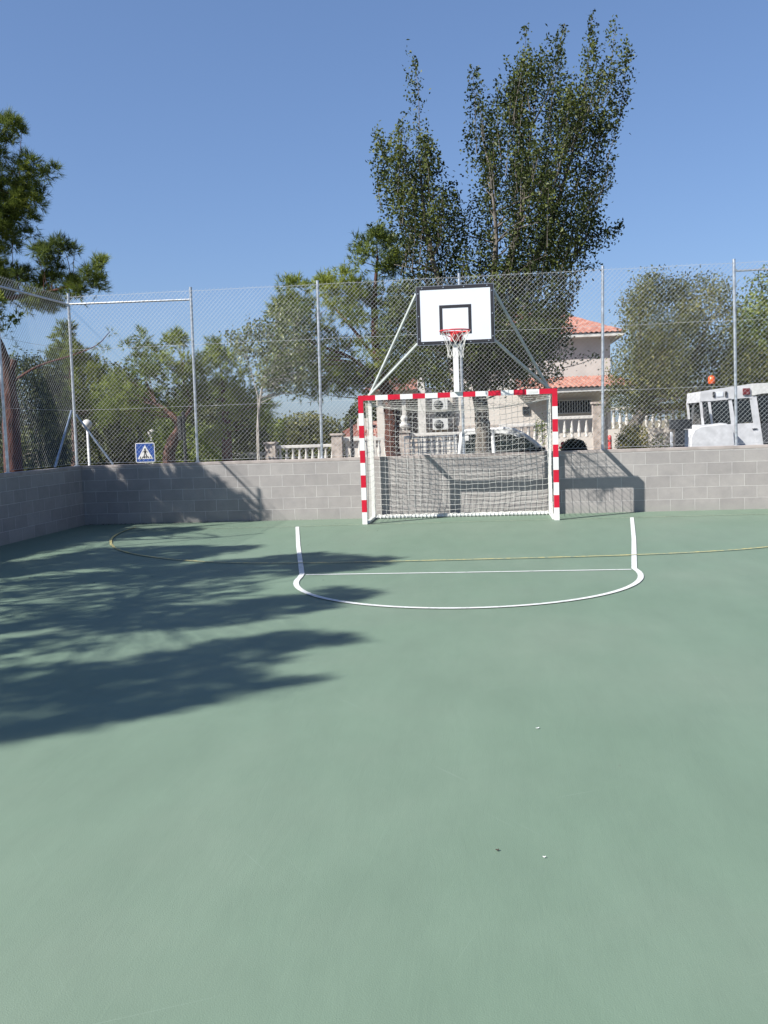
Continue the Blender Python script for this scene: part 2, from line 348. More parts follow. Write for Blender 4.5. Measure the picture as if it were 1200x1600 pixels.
# ------------------------------------------------------------------ painted lines
def ribbon(name, pts, w, mat, z):
    pts = [Vector((p[0], p[1])) for p in pts]; vs = []; 
    for i, p in enumerate(pts):
        d = (pts[min(i+1, len(pts)-1)]-pts[max(i-1, 0)]).normalized(); nrm = Vector((-d.y, d.x))
        vs += [(p.x+nrm.x*w/2, p.y+nrm.y*w/2, z), (p.x-nrm.x*w/2, p.y-nrm.y*w/2, z)]
    fs = [(2*i, 2*i+1, 2*i+3, 2*i+2) for i in range(len(pts)-1)]
    me = bpy.data.meshes.new(name); me.from_pydata(vs, [], fs); me.update()
    return tag(link(name, me, mat), kind='structure')
def catmull(P, n=10):
    P = [np.array(p, float) for p in P]; P = [2*P[0]-P[1]]+P+[2*P[-1]-P[-2]]; out = []
    for i in range(1, len(P)-2):
        for k in range(n):
            t = k/n; a, b, c, d = P[i-1:i+3]
            out.append(.5*((2*b)+(c-a)*t+(2*a-5*b+4*c-d)*t*t+(3*b-a-3*c+d)*t**3))
    out.append(P[-2]); return out
ribbon('baseline_marking', [(-5.5, -.165), (-2.6, -.09), (0, .02), (4.8, .14), (6.2, .18)], .035, M['pale_line'], .004)
arc = [(-2.625, -.2), (-2.09, -2.8), (-1.545, -5.33)]
cx, cy, ra, rb = .225, -5.56, 1.75, 1.84
arc += [(cx+ra*math.cos(a), cy+rb*math.sin(a)) for a in np.linspace(PI*1.0, 2*PI, 44)]
arc += [(1.965, -5.33), (2.33, -2.8), (2.715, .05)]
ribbon('key_marking', arc, .057, M['white_line'], .008)
ribbon('free_throw_marking', [(-1.5, -5.35), (.2, -5.375), (1.93, -5.375)], .045, M['white_line'], .004)
yel = catmull([(-5.55, .35), (-5.48, -.5), (-5.28, -1.35), (-4.92, -2.25), (-4.45, -3.0), (-3.8, -3.66), (-2.95, -4.2), (-1.96, -4.45), (-.75, -4.47), (.29, -4.44), (1.45, -4.38), (2.18, -4.31), (2.91, -4.17), (3.62, -3.9), (4.5, -3.3), (5.1, -2.4), (5.5, -1.2), (5.65, 0)])
ribbon('goal_area_marking', yel, .037, M['yellow_line'], .012)

# ------------------------------------------------------------------ walls with fences
W, H = 1.037, 1.062
def block_wall(name, label, a, b, mat, cop):
    t = thing(name, label, 'wall')
    MB().box((a[0], a[1], -.9), (b[0], b[1], 1.012)).build('blockwork', mat, t)
    mb = MB(); mb.bbox((a[0]-cop[0], a[1]-cop[1], 1.012), (b[0]+cop[0], b[1]+cop[1], H), .004); mb.build('coping', M['coping'], t)
block_wall('block_wall', 'long grey concrete block wall running behind the goal', (-6.95, W, 0), (6.95, W+.2, 0), M['block_x'], (0, .003))
block_wall('block_wall', 'shaded grey block wall along the left side of the court', (-6.95, -26, 0), (-6.75, W-.004, 0), M['block_y'], (.003, 0))
block_wall('block_wall', 'grey block wall along the right side of the court', (6.75, -26, 0), (6.95, W-.004, 0), M['block_y'], (.003, 0))
FY = W+.1
def chain_mesh(s0, s1, fixed, axis, name, parent, z0=1.09, z1=4.05, pitch=.076, r=.0017):
    """two layers of diagonal wires woven into diamonds, plus straining wires"""
    quads = []
    def seg(p, q, off, rad):
        P = np.array([[p[0], p[1]], [q[0], q[1]]]); d = P[1]-P[0]; L = np.hypot(*d)
        if L < .02: return
        nrm = np.array([-d[1], d[0]])/L*rad
        tri = []
        for e in P:
            tri.append([(e[0]+nrm[0], -rad*.6+off, e[1]+nrm[1]), (e[0]-nrm[0], -rad*.6+off, e[1]-nrm[1]), (e[0], rad+off, e[1])])
        for i in range(3):
            j = (i+1) % 3; quads.append([tri[0][i], tri[0][j], tri[1][j], tri[1][i]])
    hgt = z1-z0; L = s1-s0
    for sgn in (1, -1):
        k = s0-hgt
        while k < s1+hgt:
            # s = k + (z-z0)  or  s = k+hgt... 
            if sgn > 0: a, b = k, k+hgt; za, zb = z0, z1
            else: a, b = k, k+hgt; za, zb = z1, z0
            t0 = max(0, (s0-a)/hgt); t1 = min(1, (s1-a)/hgt)
            if t1 > t0:
                # small wobble: break into pieces
                n = 6; ts = np.linspace(t0, t1, n+1)
                pts = [(a+(b-a)*t, za+(zb-za)*t) for t in ts]
                wob = [(random.uniform(-.002, .002)) for _ in ts]
                for i in range(n): seg((pts[i][0]+wob[i], pts[i][1]), (pts[i+1][0]+wob[i+1], pts[i+1][1]), .0025*sgn, r if sgn > 0 else r*.55)  # second diagonal drawn thinner: its weaker glint is put into the wire width
            k += pitch
    for z in (z0+.01, 2.05, 3.12, z1-.005):
        n = int(L/.5)+1; ss = np.linspace(s0, s1, n+1)
        sag = [0.004*math.sin(i*2.1) for i in range(n+1)]
        for i in range(n): seg((ss[i], z+sag[i]), (ss[i+1], z+sag[i+1]), .008, .0022)
    # knuckled top edge
    k = s0+pitch*.25
    while k < s1:
        seg((k, z1), (k+.012, z1+.025), 0, .0014); k += pitch
    V = np.array(quads)
    if axis == 'x': V = np.stack([V[..., 0], V[..., 1]+fixed, V[..., 2]], -1)
    else: V = np.stack([V[..., 1]+fixed, V[..., 0], V[..., 2]], -1)
    return fast_mesh(name, V, 4, M['wire'], parent)
def fence_post(x, y, parent, lean=(0, 0)):
    top = (x+lean[0], y+lean[1], 4.1)
    MB().tube([(x, y, H), top], .0245, 10).tube([top, (top[0], top[1], 4.112)], .027, 10).tube([(x, y, H), (x, y, H+.012)], .05, 10).build('post', M['galv'], parent)
f1 = thing('chain_link_fence', 'tall chain link fence on galvanised posts behind the goal', 'fence', (0, 0, 0))
for x, lx in ((-6.87, .03), (-4.64, .03), (-2.41, .045), (.06, 0), (2.40, .045), (4.585, -.03), (6.87, 0)): fence_post(x, FY, f1, (lx, 0))
chain_mesh(-6.87, 6.87, FY-.03, 'x', 'wire_mesh', f1)
MB().tube([(-6.83, FY, 3.925), (-4.62, FY, 3.90)], .019, 8).build('rail', M['galv'], f1)
MB().tube([(4.59, FY, 3.92), (6.87, FY, 3.92)], .017, 8).build('rail', M['galv'], f1)
MB().tube([(-6.83, FY, 1.98), (-6.2, FY, 1.07)], .02, 8).build('brace', M['brace'], f1)
MB().tube([(6.83, FY, 1.98), (6.2, FY, 1.07)], .02, 8).build('brace', M['brace'], f1)
for sx, lab in ((-6.87, 'chain link fence on the shaded left wall of the court'), (6.87, 'chain link fence on top of the right side wall')):
    f2 = thing('chain_link_fence', lab, 'fence')
    ys_ = [-1.37]+[-1.37-2.45*i for i in range(1, 10)]
    for y in ys_: fence_post(sx, y, f2)
    chain_mesh(-23.4, FY-.03, sx, 'y', 'wire_mesh', f2, pitch=.076 if sx < 0 else .11)
    MB().tube([(sx, FY-.03, 3.93), (sx, -1.36, 3.90)], .019, 8).build('rail', M['galv'], f2)
    MB().tube([(sx, 1.05, 2.05), (sx, .25, 1.07)], .02, 8).build('brace', M['brace'], f2)

# ------------------------------------------------------------------ goal
g = thing('handball_goal', 'red and white striped goal with white net in front of the block wall', 'goal', (0, 0, 0))
o_, i_, GD = 1.58, 1.50, .9
def striped_post(x0, x1):
    mb = MB(); z = 0
    for k in range(9): mb.box((x0, -.04, z), (x1, .04, z+.2), 0 if k % 2 == 0 else 1); z += .2
    mb.box((x0, -.04, 1.8), (x1, .04, 2.0), 1); return mb
mb = striped_post(-o_, -i_); mb.build('post', [M['goal_white'], M['goal_red']], g)
mb = striped_post(i_, o_); mb.build('post', [M['goal_white'], M['goal_red']], g)
mb = MB(); mb.box((-o_, -.04, 2.0), (-1.3, .04, 2.08), 1); x = -1.3
for k in range(13): mb.box((x, -.04, 2.0), (x+.2, .04, 2.08), 0 if k % 2 == 0 else 1); x += .2
mb.box((1.3, -.04, 2.0), (o_, .04, 2.08), 1); mb.build('crossbar', [M['goal_white'], M['goal_red']], g)
MB().box((1.13, -.0425, 2.02), (1.27, -.0405, 2.055)).build('sticker', M['frame_paint'], g)
for s in (-1, 1):
    xc = s*1.5
    MB().bbox((xc-.03, GD-.03, 0), (xc+.03, GD+.03, 2.14), .006).build('rear_post', M['frame_paint'], g)
    MB().bbox((xc-.028, .042, .004), (xc+.028, GD-.032, .05), .006).build('side_base_bar', M['goal_white'], g)
    MB().bbox((xc-.028, .042, 2.015), (xc+.028, GD-.032, 2.07), .006).build('side_top_bar', M['frame_paint'], g)
MB().tube([(-1.47, GD, .03), (1.47, GD, .03)], .026, 10).build('rear_base_bar', M['goal_white'], g)
# the net: top panel sags towards the rear, then drops to the rear bar; cords of a real net, knotted every 10 cm
def net_pt(u, v):
    """u -1..1 across, v 0..1 from crossbar over the top and down to the rear bar"""
    x = u*1.47
    sag = .26*max(0., 1-u*u)**.8
    ta = .30
    if v < ta:
        k = v/ta; y = .05+.80*k; z = 2.0-.02*k-sag*(k**1.2)*.75 - .06*math.sin(PI*k)
    else:
        k = (v-ta)/(1-ta); z0 = 1.98-sag*.75; z = z0+(.055-z0)*k
        y = .85+.02*k - .10*math.sin(PI*k)*(1-u*u)
    w = .006*math.sin(u*9+v*5)+.003*math.sin(v*17-u*11)
    return (x+.5*w, min(y+w, GD+.0), z+.6*w)
mb = MB(); NU, NV = 30, 29; R = .0031
for i in range(NU+1):
    u = -1+2*i/NU; mb.tube([net_pt(u+.003*math.sin(k*1.7+i), k/(2*NV)) for k in range(2*NV+1)], R, 3, caps=False)
for j in range(1, NV+1):
    v = j/NV; mb.tube([net_pt(-1+2*k/(2*NU), v+.002*math.sin(k*.9+j)) for k in range(2*NU+1)], R, 3, caps=False)
for s in (-1, 1):       # side panels
    for i in range(9):
        y = .05+.8*i/8.; mb.tube([(s*(1.485-.02*math.sin(PI*k/8)), y+.01*math.sin(k*2+i), .05+1.94*k/8) for k in range(9)], R, 3, caps=False)
    for j in range(20):
        z = .08+j*.1; mb.tube([(s*(1.485-.02*math.sin(PI*k/6)), .04+.82*k/6, z+.02*math.sin(PI*k/6)*-1) for k in range(7)], R, 3, caps=False)
# hem rope with lashings round the rear bar and side bars
mb.tube([(-1.46+2.92*k/60, GD+.002*math.sin(k*3), .062+.006*math.sin(k*1.9)) for k in range(61)], .009, 5)
for k in range(46):
    x = -1.44+2.88*k/45; mb.tube([(x+.012*math.sin(a), GD+.033*math.cos(a), .03+.033*math.sin(a)) for a in np.linspace(0, 2*PI, 9)], .006, 4, caps=False)
mb.build('net', M['net'], g)

# ------------------------------------------------------------------ basketball hoop above the goal
b_ = thing('basketball_backboard', 'small white basketball board with black borders and red rim above the goal', 'basketball hoop', (.02, 0, 2.08))
def B(mb, name, mat, par=b_):     # parts are drawn in place coordinates
    o = mb.build(name, mat, par); o.matrix_parent_inverse = Matrix.Translation((-.02, 0, -2.08)); return o
bx0, bx1, bz0, bz1, by = -.585, .622, 2.832, 3.737, -.12
bd = B(MB().bbox((bx0, by, bz0), (bx1, by+.028, bz1), .003), 'board', M['board'])
t = .052; mb = MB(); yy = by-.0035
mb.box((bx0, yy, bz0), (bx0+t, by-.0005, bz1)).box((bx1-t, yy, bz0), (bx1, by-.0005, bz1)).box((bx0+t, yy, bz1-t), (bx1-t, by-.0005, bz1)).box((bx0+t, yy, bz0), (bx1-t, by-.0005, bz0+t))
B(mb, 'border', M['board_black'])
sx0, sx1, sz0, sz1, t2 = -.232, .268, 2.985, 3.437, .047; mb = MB()
mb.box((sx0, yy, sz0), (sx0+t2, by-.0005, sz1)).box((sx1-t2, yy, sz0), (sx1, by-.0005, sz1)).box((sx0+t2, yy, sz1-t2), (sx1-t2, by-.0005, sz1)).box((sx0+t2, yy, sz0), (sx1-t2, by-.0005, sz0+t2))
B(mb, 'target_square', M['board_black'])
mb = MB()
for x, z in [(bx0+.09, bz1-.025), (-.16, bz1-.025), (.16, bz1-.025), (bx1-.1, bz1-.025), (bx0+.026, 3.63), (bx0+.026, 3.28), (bx0+.026, 2.93), (bx1-.026, 3.63), (bx1-.026, 3.28), (bx1-.026, 2.93), (bx0+.09, bz0+.025), (bx1-.09, bz0+.03), (-.2, bz0+.025), (.25, bz0+.025)]:
    B(MB().tube([(x, yy-.006, z), (x, yy+.001, z)], .010, 8), 'bolt', M['bolt'])
# raw metal rim round the panel
mb = MB(); e = .006
mb.box((bx0-e, by+.002, bz0-e), (bx0, by+.034, bz1+e)).box((bx1, by+.002, bz0-e), (bx1+e, by+.034, bz1+e)).box((bx0, by+.002, bz1), (bx1, by+.034, bz1+e)).box((bx0, by+.002, bz0-e), (bx1, by+.034, bz0))
B(mb, 'edge_frame', M['bolt'])
B(MB().bbox((-.035, -.085, 2.08), (.05, -.005, 3.62), .004), 'upright', M['pole_white'])
mb = MB()
for z in (2.95, 3.3, 3.58): B(MB().box((-.45, -.09, z-.02), (.49, -.087+.0, z+.02)), 'mounting_rail', M['tube'])
for s in (-1, 1):
    xr = s*1.495+(.0)
    e1 = (bx0-.004 if s < 0 else bx1+.004); 
    B(MB().tube([(xr, GD, 2.13), (e1, -.07, bz1-.10)], .017, square=True), 'stay', M['tube'])
    B(MB().tube([(xr, GD-.05, 2.12), (e1, -.07, bz0+.03)], .017, square=True), 'stay', M['tube'])
rc = Vector((.02, -.505, 2.997)); rr = .232
ring = [(rc.x+rr*math.cos(a), rc.y+rr*math.sin(a), rc.z) for a in np.linspace(0, 2*PI, 41)]
rim = B(MB().tube(ring, .011, 8, caps=False), 'rim', M['rim'])
mb = MB()       # bracket: plate on the board, gusset reaching the rim
mb.bbox((-.065, by-.014, 2.87), (.105, by-.004, 3.03), .003)
mb.add([(-.045, by-.01, 3.0), (.085, by-.01, 3.0), (.06, -.29, 3.0), (-.02, -.29, 3.0), (-.045, by-.01, 2.875), (.085, by-.01, 2.875), (.055, -.29, 2.965), (-.015, -.29, 2.965)], [(0, 1, 2, 3), (4, 7, 6, 5), (0, 4, 5, 1), (1, 5, 6, 2), (2, 6, 7, 3), (3, 7, 4, 0)])
mb.tube([(-.19, -.4, 2.985), (-.05, -.15, 2.93)], .008, 6); mb.tube([(.23, -.4, 2.985), (.09, -.15, 2.93)], .008, 6)
B(mb, 'bracket', M['rim'])
mb = MB()       # net of 12 loops: crossing cords, narrowing then hanging
def npt(a, lv):
    rs = [.228, .185, .150, .128, .120, .124]; zs = [0, -.085, -.17, -.25, -.325, -.40]
    j = .006*math.sin(a*5+lv*2.3)
    return (rc.x+(rs[lv]+j)*math.cos(a), rc.y+(rs[lv]+j)*math.sin(a), rc.z-.01+zs[lv]+j)
for i in range(12):
    a0 = 2*PI*i/12; st = PI/12
    mb.tube([npt(a0+(st if k % 2 else 0), k) for k in range(6)], .0035, 4, caps=False)
    mb.tube([npt(a0+(-st if k % 2 else 0), k) for k in range(6)], .0035, 4, caps=False)
B(mb, 'net', M['net'])

# ------------------------------------------------------------------ trees and plants
def inpoly(px, pz, poly):
    poly = np.asarray(poly, float); ins = np.zeros(len(px), bool); j = len(poly)-1
    for i in range(len(poly)):
        xi, yi = poly[i]; xj, yj = poly[j]
        c = ((yi > pz) != (yj > pz)) & (px < (xj-xi)*(pz-yi)/(yj-yi+1e-12)+xi); ins ^= c; j = i
    return ins
def pdist(px, pz, poly):
    poly = np.asarray(poly, float); best = np.full(len(px), 1e9)
    for i in range(len(poly)):
        a, b = poly[i], poly[(i+1) % len(poly)]; d = b-a; L = (d**2).sum()+1e-12
        t = np.clip(((px-a[0])*d[0]+(pz-a[1])*d[1])/L, 0, 1)
        best = np.minimum(best, np.hypot(px-a[0]-t*d[0], pz-a[1]-t*d[1]))
    return best
def world_poly(pxs, Y): return [tuple(at_y(x, y, Y)[[0, 2]]) for x, y in pxs]
def parea(p):
    p = np.asarray(p); x, y = p[:, 0], p[:, 1]; return abs((x*np.roll(y, -1)-y*np.roll(x, -1)).sum())/2
def sample_poly(poly, n):
    p = np.asarray(poly); lo, hi = p.min(0), p.max(0); out = np.zeros((0, 2))
    while len(out) < n:
        q = RNG.uniform(lo, hi, (n*3, 2)); out = np.concatenate([out, q[inpoly(q[:, 0], q[:, 1], poly)]])
    return out[:n]
def crown_points(poly, Y, per_m2, thick):
    n = max(6, int(parea(poly)*per_m2)); q = sample_poly(poly, n)
    d = pdist(q[:, 0], q[:, 1], poly); half = np.minimum(thick, d*1.3+.15)
    y = Y+RNG.uniform(-1, 1, n)*half
    return np.stack([q[:, 0], y, q[:, 1]], -1)
def gaps(q, fr, thr):
    """drops points in slowly varying pockets, so a crown breaks into clumps with holes"""
    x, y, z = q[:, 0]*fr, q[:, 1]*fr, q[:, 2]*fr
    n = np.sin(x*1.3+z*.7+1.1)+np.sin(z*1.7-x*.9+y*.6)+np.sin(y*1.5+x*.5-z*1.1)+.8*np.sin(2.6*x+.4)*np.sin(2.9*z+1.3)
    return q[n > thr]
def unit(v): return v/(np.linalg.norm(v, axis=-1, keepdims=True)+1e-9)
def leaves(cent, ln, wd, hang=.3):
    n = len(cent); u = unit(RNG.normal(size=(n, 3))+np.array([0, 0, -hang])); v = unit(np.cross(u, RNG.normal(size=(n, 3))))
    L = ln*RNG.uniform(.65, 1.25, (n, 1)); Wd = wd*RNG.uniform(.7, 1.2, (n, 1)); fold = np.cross(u, v)*Wd*.25
    return np.stack([cent-u*L*.5, cent+v*Wd*.5-u*L*.08+fold, cent+u*L*.5, cent-v*Wd*.5-u*L*.08+fold], 1)
def needles(cent, direc, ln, wd):
    n = len(cent); L = ln*RNG.uniform(.7, 1.15, (n, 1)); s = unit(np.cross(direc, RNG.normal(size=(n, 3))))*wd*.5
    return np.stack([cent-s, cent+s, cent+direc*L], 1)
def branch(mb, a, b, r0, r1, n=5, wob=.08, side=5):
    a = Vector(a); b = Vector(b); L = (b-a).length; pts = []
    mid = Vector((random.uniform(-1, 1), random.uniform(-1, 1), random.uniform(-.2, .9)))*L*wob
    for i in range(n+1):
        t = i/n; pts.append(a.lerp(b, t)+mid*math.sin(PI*t)*1.)
    mb.tube(pts, [r0+(r1-r0)*i/n for i in range(n+1)], side, caps=False)
def limbs(mb, skel, cents, r=.016, every=1, tip=.003):
    """a thin limb from the nearest suitable skeleton point to every clump"""
    S = np.array([p for p, _ in skel]); 
    for c in cents[::every]:
        d = np.linalg.norm(S-c, axis=1)+np.maximum(0, S[:, 2]-c[2]+.1)*2.
        k = int(d.argmin()); L = np.linalg.norm(S[k]-c)
        branch(mb, S[k], c, min(r*(.5+L*.7), skel[k][1]*.7), tip, 4, .1, 4)
def trunk_path(mb, pts, rads, side=12):
    P = catmull(pts, 5); n = len(P)-1; k = len(rads)-1; rr_ = [float(np.interp(i/n*k, range(k+1), rads)) for i in range(n+1)]
    P2 = [Vector(p)+Vector((random.uniform(-1, 1), random.uniform(-1, 1), 0))*r*.12 for p, r in zip(P, rr_)]
    mb.tube(P2, rr_, side); return [(np.array(p), r) for p, r in zip(P2, rr_)]
def pine_clumps(cents, nsh, rad, nn, ln, wd, upbias=.6, tmb=None):
    C_, D_ = [], []
    for c in cents:
        k = nsh+RNG.integers(-2, 3); d = unit(RNG.normal(size=(k, 3))+np.array([0, 0, upbias]))
        L = rad*RNG.uniform(.5, 1.15, (k, 1)); st = c+d*L*.15; en = c+d*L
        if tmb is not None:
            for q in range(0, k, 2): tmb.tube([tuple(c), tuple(en[q])], [.006, .003], 3, caps=False)
        t = RNG.uniform(.35, 1.05, (k, nn, 1)); base = st[:, None]+(en-st)[:, None]*t
        dd = unit(d[:, None]*.95+RNG.normal(size=(k, nn, 3))*.55)
        C_.append(base.reshape(-1, 3)); D_.append(dd.reshape(-1, 3))
    return needles(np.concatenate(C_), np.concatenate(D_), ln, wd)
def tree(name, label, cat, base, trunks, mat_bark, crown, matc, group=None, skel_every=1, limb_r=.016, twig=None, extra=None):
    t = thing(name, label, cat, base, group=group); inv = Matrix.Translation((-base[0], -base[1], -base[2]))
    mb = MB(); sk = []
    nsk = None
    for pts, rads in trunks: sk += trunk_path(mb, pts, rads)
    if extra is not None: nsk = len(sk); sk += trunk_path(mb, *extra)
    if twig is not None: limbs(mb, sk[:nsk], twig, limb_r, skel_every)
    o = mb.build('trunk', mat_bark, t); o.matrix_parent_inverse = inv
    o = fast_mesh('crown', crown, crown.shape[1], matc, t); o.matrix_parent_inverse = inv
    return t
A3 = lambda x, y, Y: tuple(at_y(x, y, Y))
def gz(x, y): return float(zt(x, y))

# --- the tall elm
Ye = 3.7
E_l = world_poly([(600, 345), (590, 300), (584, 240), (592, 205), (612, 225), (630, 200), (637, 120), (645, 92), (655, 96), (659, 165), (670, 212), (690, 250), (705, 290), (722, 330), (735, 400), (700, 440), (640, 425), (605, 395), (575, 352)], Ye)
E_r = world_poly([(735, 330), (726, 270), (730, 225), (724, 180), (735, 112), (745, 100), (752, 150), (768, 168), (785, 105), (800, 88), (818, 45), (828, 95), (848, 75), (878, 38), (888, 60), (882, 122), (905, 130), (915, 60), (926, 25), (936, 62), (927, 130), (940, 108), (962, 32), (980, 75), (978, 150), (965, 205), (955, 260), (958, 290), (930, 330), (958, 360), (945, 405), (905, 440), (885, 480), (893, 520), (872, 590), (820, 605), (740, 612), (660, 606), (612, 590), (598, 500), (620, 430), (700, 420)], Ye)
def elm_shoots(poly, per, Y, thick, axisx, zlo):
    q = crown_points(poly, Y, per, thick); out = []; tw = []
    dd = pdist(q[:, 0], q[:, 2], poly); hh = np.clip((q[:, 2]-4.5)/4.5, 0, 1)
    q = q[(dd > .30) | (RNG.uniform(size=len(q)) < .50-.22*hh)]; q = q[RNG.uniform(size=len(q)) > .45*np.clip((q[:, 2]-5.5)/4., 0, 1)]
    P = np.asarray(poly)
    q = gaps(q, 2.3, -1.55)
    for c in q:
        h = (c[2]-zlo)/7.; out_d = np.array([(c[0]-axisx)*.16+RNG.normal()*.10, RNG.normal()*.14, 1.0])
        if c[2] < 3.9: out_d = np.array([(c[0]-axisx)*.45+RNG.normal()*.5, RNG.normal()*.5, .35+RNG.normal()*.35])
        d = unit(out_d[None])[0]; L = RNG.uniform(.5, 1.15); n = int(100*L)
        t = RNG.uniform(-.35, .65, n); rad = .13*(1-.75*np.clip(t+.2, 0, .85))
        pts = c+d*(t*L)[:, None]+RNG.normal(size=(n, 3))*rad[:, None]
        out.append(pts); tw.append((c-d*L*.4, c+d*L*.62))
    pts = np.concatenate(out); px, pz = pts[:, 0], pts[:, 2]
    keep = inpoly(px, pz, poly) | (pdist(px, pz, poly) < RNG.exponential(.055, len(px)))
    P2 = np.array([b for _, b in tw]); ok = inpoly(P2[:, 0], P2[:, 2], poly); return pts[keep], [w for w, k in zip(tw, ok) if k]
pl, tl = elm_shoots(E_l, 50, Ye-.2, .9, -.9, 2.)
pr, tr_ = elm_shoots(E_r, 50, Ye+.1, 1.5, .6, 2.)
# long single whips above the crown
E_b = world_poly([(640, 445), (905, 440), (886, 500), (893, 540), (868, 596), (800, 608), (700, 612), (640, 602)], Ye)
pb, tb_ = elm_shoots(E_b, 42, Ye, 1.4, .6, 2.)
whip = [pb]; tl += tb_
for tip, foot in [((647, 92), (655, 200)), ((640, 120), (640, 210)), ((738, 102), (745, 240)), ((745, 105), (752, 200)), ((822, 40), (815, 170)), ((818, 90), (790, 190)), ((882, 36), (860, 170)), ((875, 75), (865, 160)), ((926, 18), (912, 190)), ((930, 60), (925, 150)), ((962, 28), (945, 150)), ((978, 60), (965, 180)), ((982, 80), (968, 190)), ((790, 90), (800, 190)),
                  ((960, 285), (905, 330)), ((968, 345), (900, 400)), ((958, 352), (905, 385)), ((945, 415), (890, 430)), ((935, 300), (900, 360)), ((577, 352), (620, 370)), ((585, 205), (605, 260)), ((592, 245), (610, 300)), ((940, 555), (880, 575)), ((900, 505), (870, 545)), ((970, 350), (925, 372))]:
    a = np.array(A3(*tip, Ye+RNG.normal()*.3)); b = np.array(A3(*foot, Ye)); n = int(np.linalg.norm(a-b)*75)
    t = RNG.uniform(0, 1, n)**.8; bow = np.sin(t*PI)[:, None]*RNG.normal(size=3)*.08
    whip.append(b+(a-b)*t[:, None]+bow+RNG.normal(size=(n, 3))*(.10*(1-t*.65))[:, None]); tl.append((b, a))
elm_pts = np.concatenate([pl, pr]+whip)
tb = A3(757, 705, Ye); tz = gz(tb[0], Ye)
main = [(tb[0]+.02, Ye, tz-.1), A3(756, 690, Ye), A3(752, 650, Ye), A3(750, 610, Ye), A3(760, 540, Ye), A3(790, 430, Ye), A3(815, 330, Ye), A3(830, 200, Ye)]
left_l = [A3(750, 620, Ye), A3(735, 560, Ye-.2), A3(700, 480, Ye-.3), A3(670, 380, Ye-.3), A3(655, 250, Ye-.2)]
r_l = [A3(762, 540, Ye), A3(820, 440, Ye+.3), A3(870, 320, Ye+.3), A3(905, 200, Ye+.2)]
r2 = [A3(760, 500, Ye), A3(775, 380, Ye-.4), A3(765, 260, Ye-.4)]
r3 = [A3(756, 560, Ye), A3(830, 500, Ye+.6), A3(900, 400, Ye+.5)]
elm = thing('elm_tree', 'tall dark elm with many upright leafy shoots rising behind the backboard', 'tree', (tb[0], Ye, tz))
inv = Matrix.Translation((-tb[0], -Ye, -tz)); mb = MB(); sk = []
for pts, rads in ((main, [.2, .155, .14, .14, .11, .08, .05, .02]), (left_l, [.10, .085, .06, .045, .015]), (r_l, [.08, .06, .04, .012]), (r2, [.07, .045, .012]), (r3, [.07, .045, .012])): sk += trunk_path(mb, pts, rads, 10)
S = np.array([p for p, _ in sk])
for a, b in (tl+tr_)[::2]:
    mb.tube([tuple(a), tuple((a+b)/2+RNG.normal(size=3)*.02), tuple(b)], [.009, .006, .002], 4, caps=False)
for a, b in (tl+tr_)[::5]:
    d = np.linalg.norm(S-a, axis=1)+np.maximum(0, S[:, 2]-a[2]+.25)*2.5; k = int(d.argmin()); branch(mb, S[k], a, .02, .008, 4, .08, 4)
o = mb.build('trunk', M['bark_elm'], elm); o.matrix_parent_inverse = inv
o = fast_mesh('crown', leaves(elm_pts, .072, .042), 4, M['elm'], elm); o.matrix_parent_inverse = inv
mb = MB().bbox((tb[0]-.14, Ye-.205, 0), (tb[0]-.02, Ye-.185, .1), .002)

# --- pines
def pine(name, label, Y, polys, trunks, bark, per=9., thick=1., nsh=16, rad=.3, nn=13, ln=.13, wd=.008, mat=None, group='pines around the court', up=.6, every=1, limb_r=.014, extra=None, tips=None):
    cs = gaps(np.concatenate([crown_points(world_poly(p, Y), Y, per, thick) for p in polys]), 2.6 if Y < 10 else 1.9, -1.25)
    cr = pine_clumps(cs, nsh, rad, nn, ln, wd, up)
    if tips is not None: cr = np.concatenate([cr, pine_clumps(tips, 5, .13, 12, .12, .007, .3)])
    b = trunks[0][0][0]
    return tree(name, label, 'tree', (b[0], b[1], b[2]), trunks, bark, cr, mat or M['needles'], group, every, limb_r, cs, extra)
Yp = 2.6
base = A3(22, 760, Yp)
trunkA = [(base[0]-.05, Yp, gz(base[0], Yp)-.1), A3(20, 690, Yp), A3(14, 620, Yp), A3(6, 565, Yp), A3(-25, 500, Yp), A3(-60, 400, Yp), A3(-60, 280, Yp), A3(-40, 200, Yp)]
limA = [A3(-40, 470, Yp), A3(20, 465, Yp), A3(80, 455, Yp-.1), A3(130, 440, Yp-.1)]
limA2 = [A3(-55, 380, Yp), A3(0, 340, Yp), A3(30, 280, Yp)]
limA3 = [A3(14, 600, Yp), A3(60, 572, Yp), A3(110, 556, Yp), A3(150, 540, Yp), A3(172, 518, Yp)]
stub = [A3(14, 590, Yp), A3(22, 562, Yp)]
tips = np.array([A3(172, 520, Yp), A3(165, 548, Yp), A3(150, 540, Yp), A3(15, 520, Yp), A3(-10, 540, Yp), A3(25, 545, Yp), A3(118, 548, Yp), A3(5, 510, Yp)])
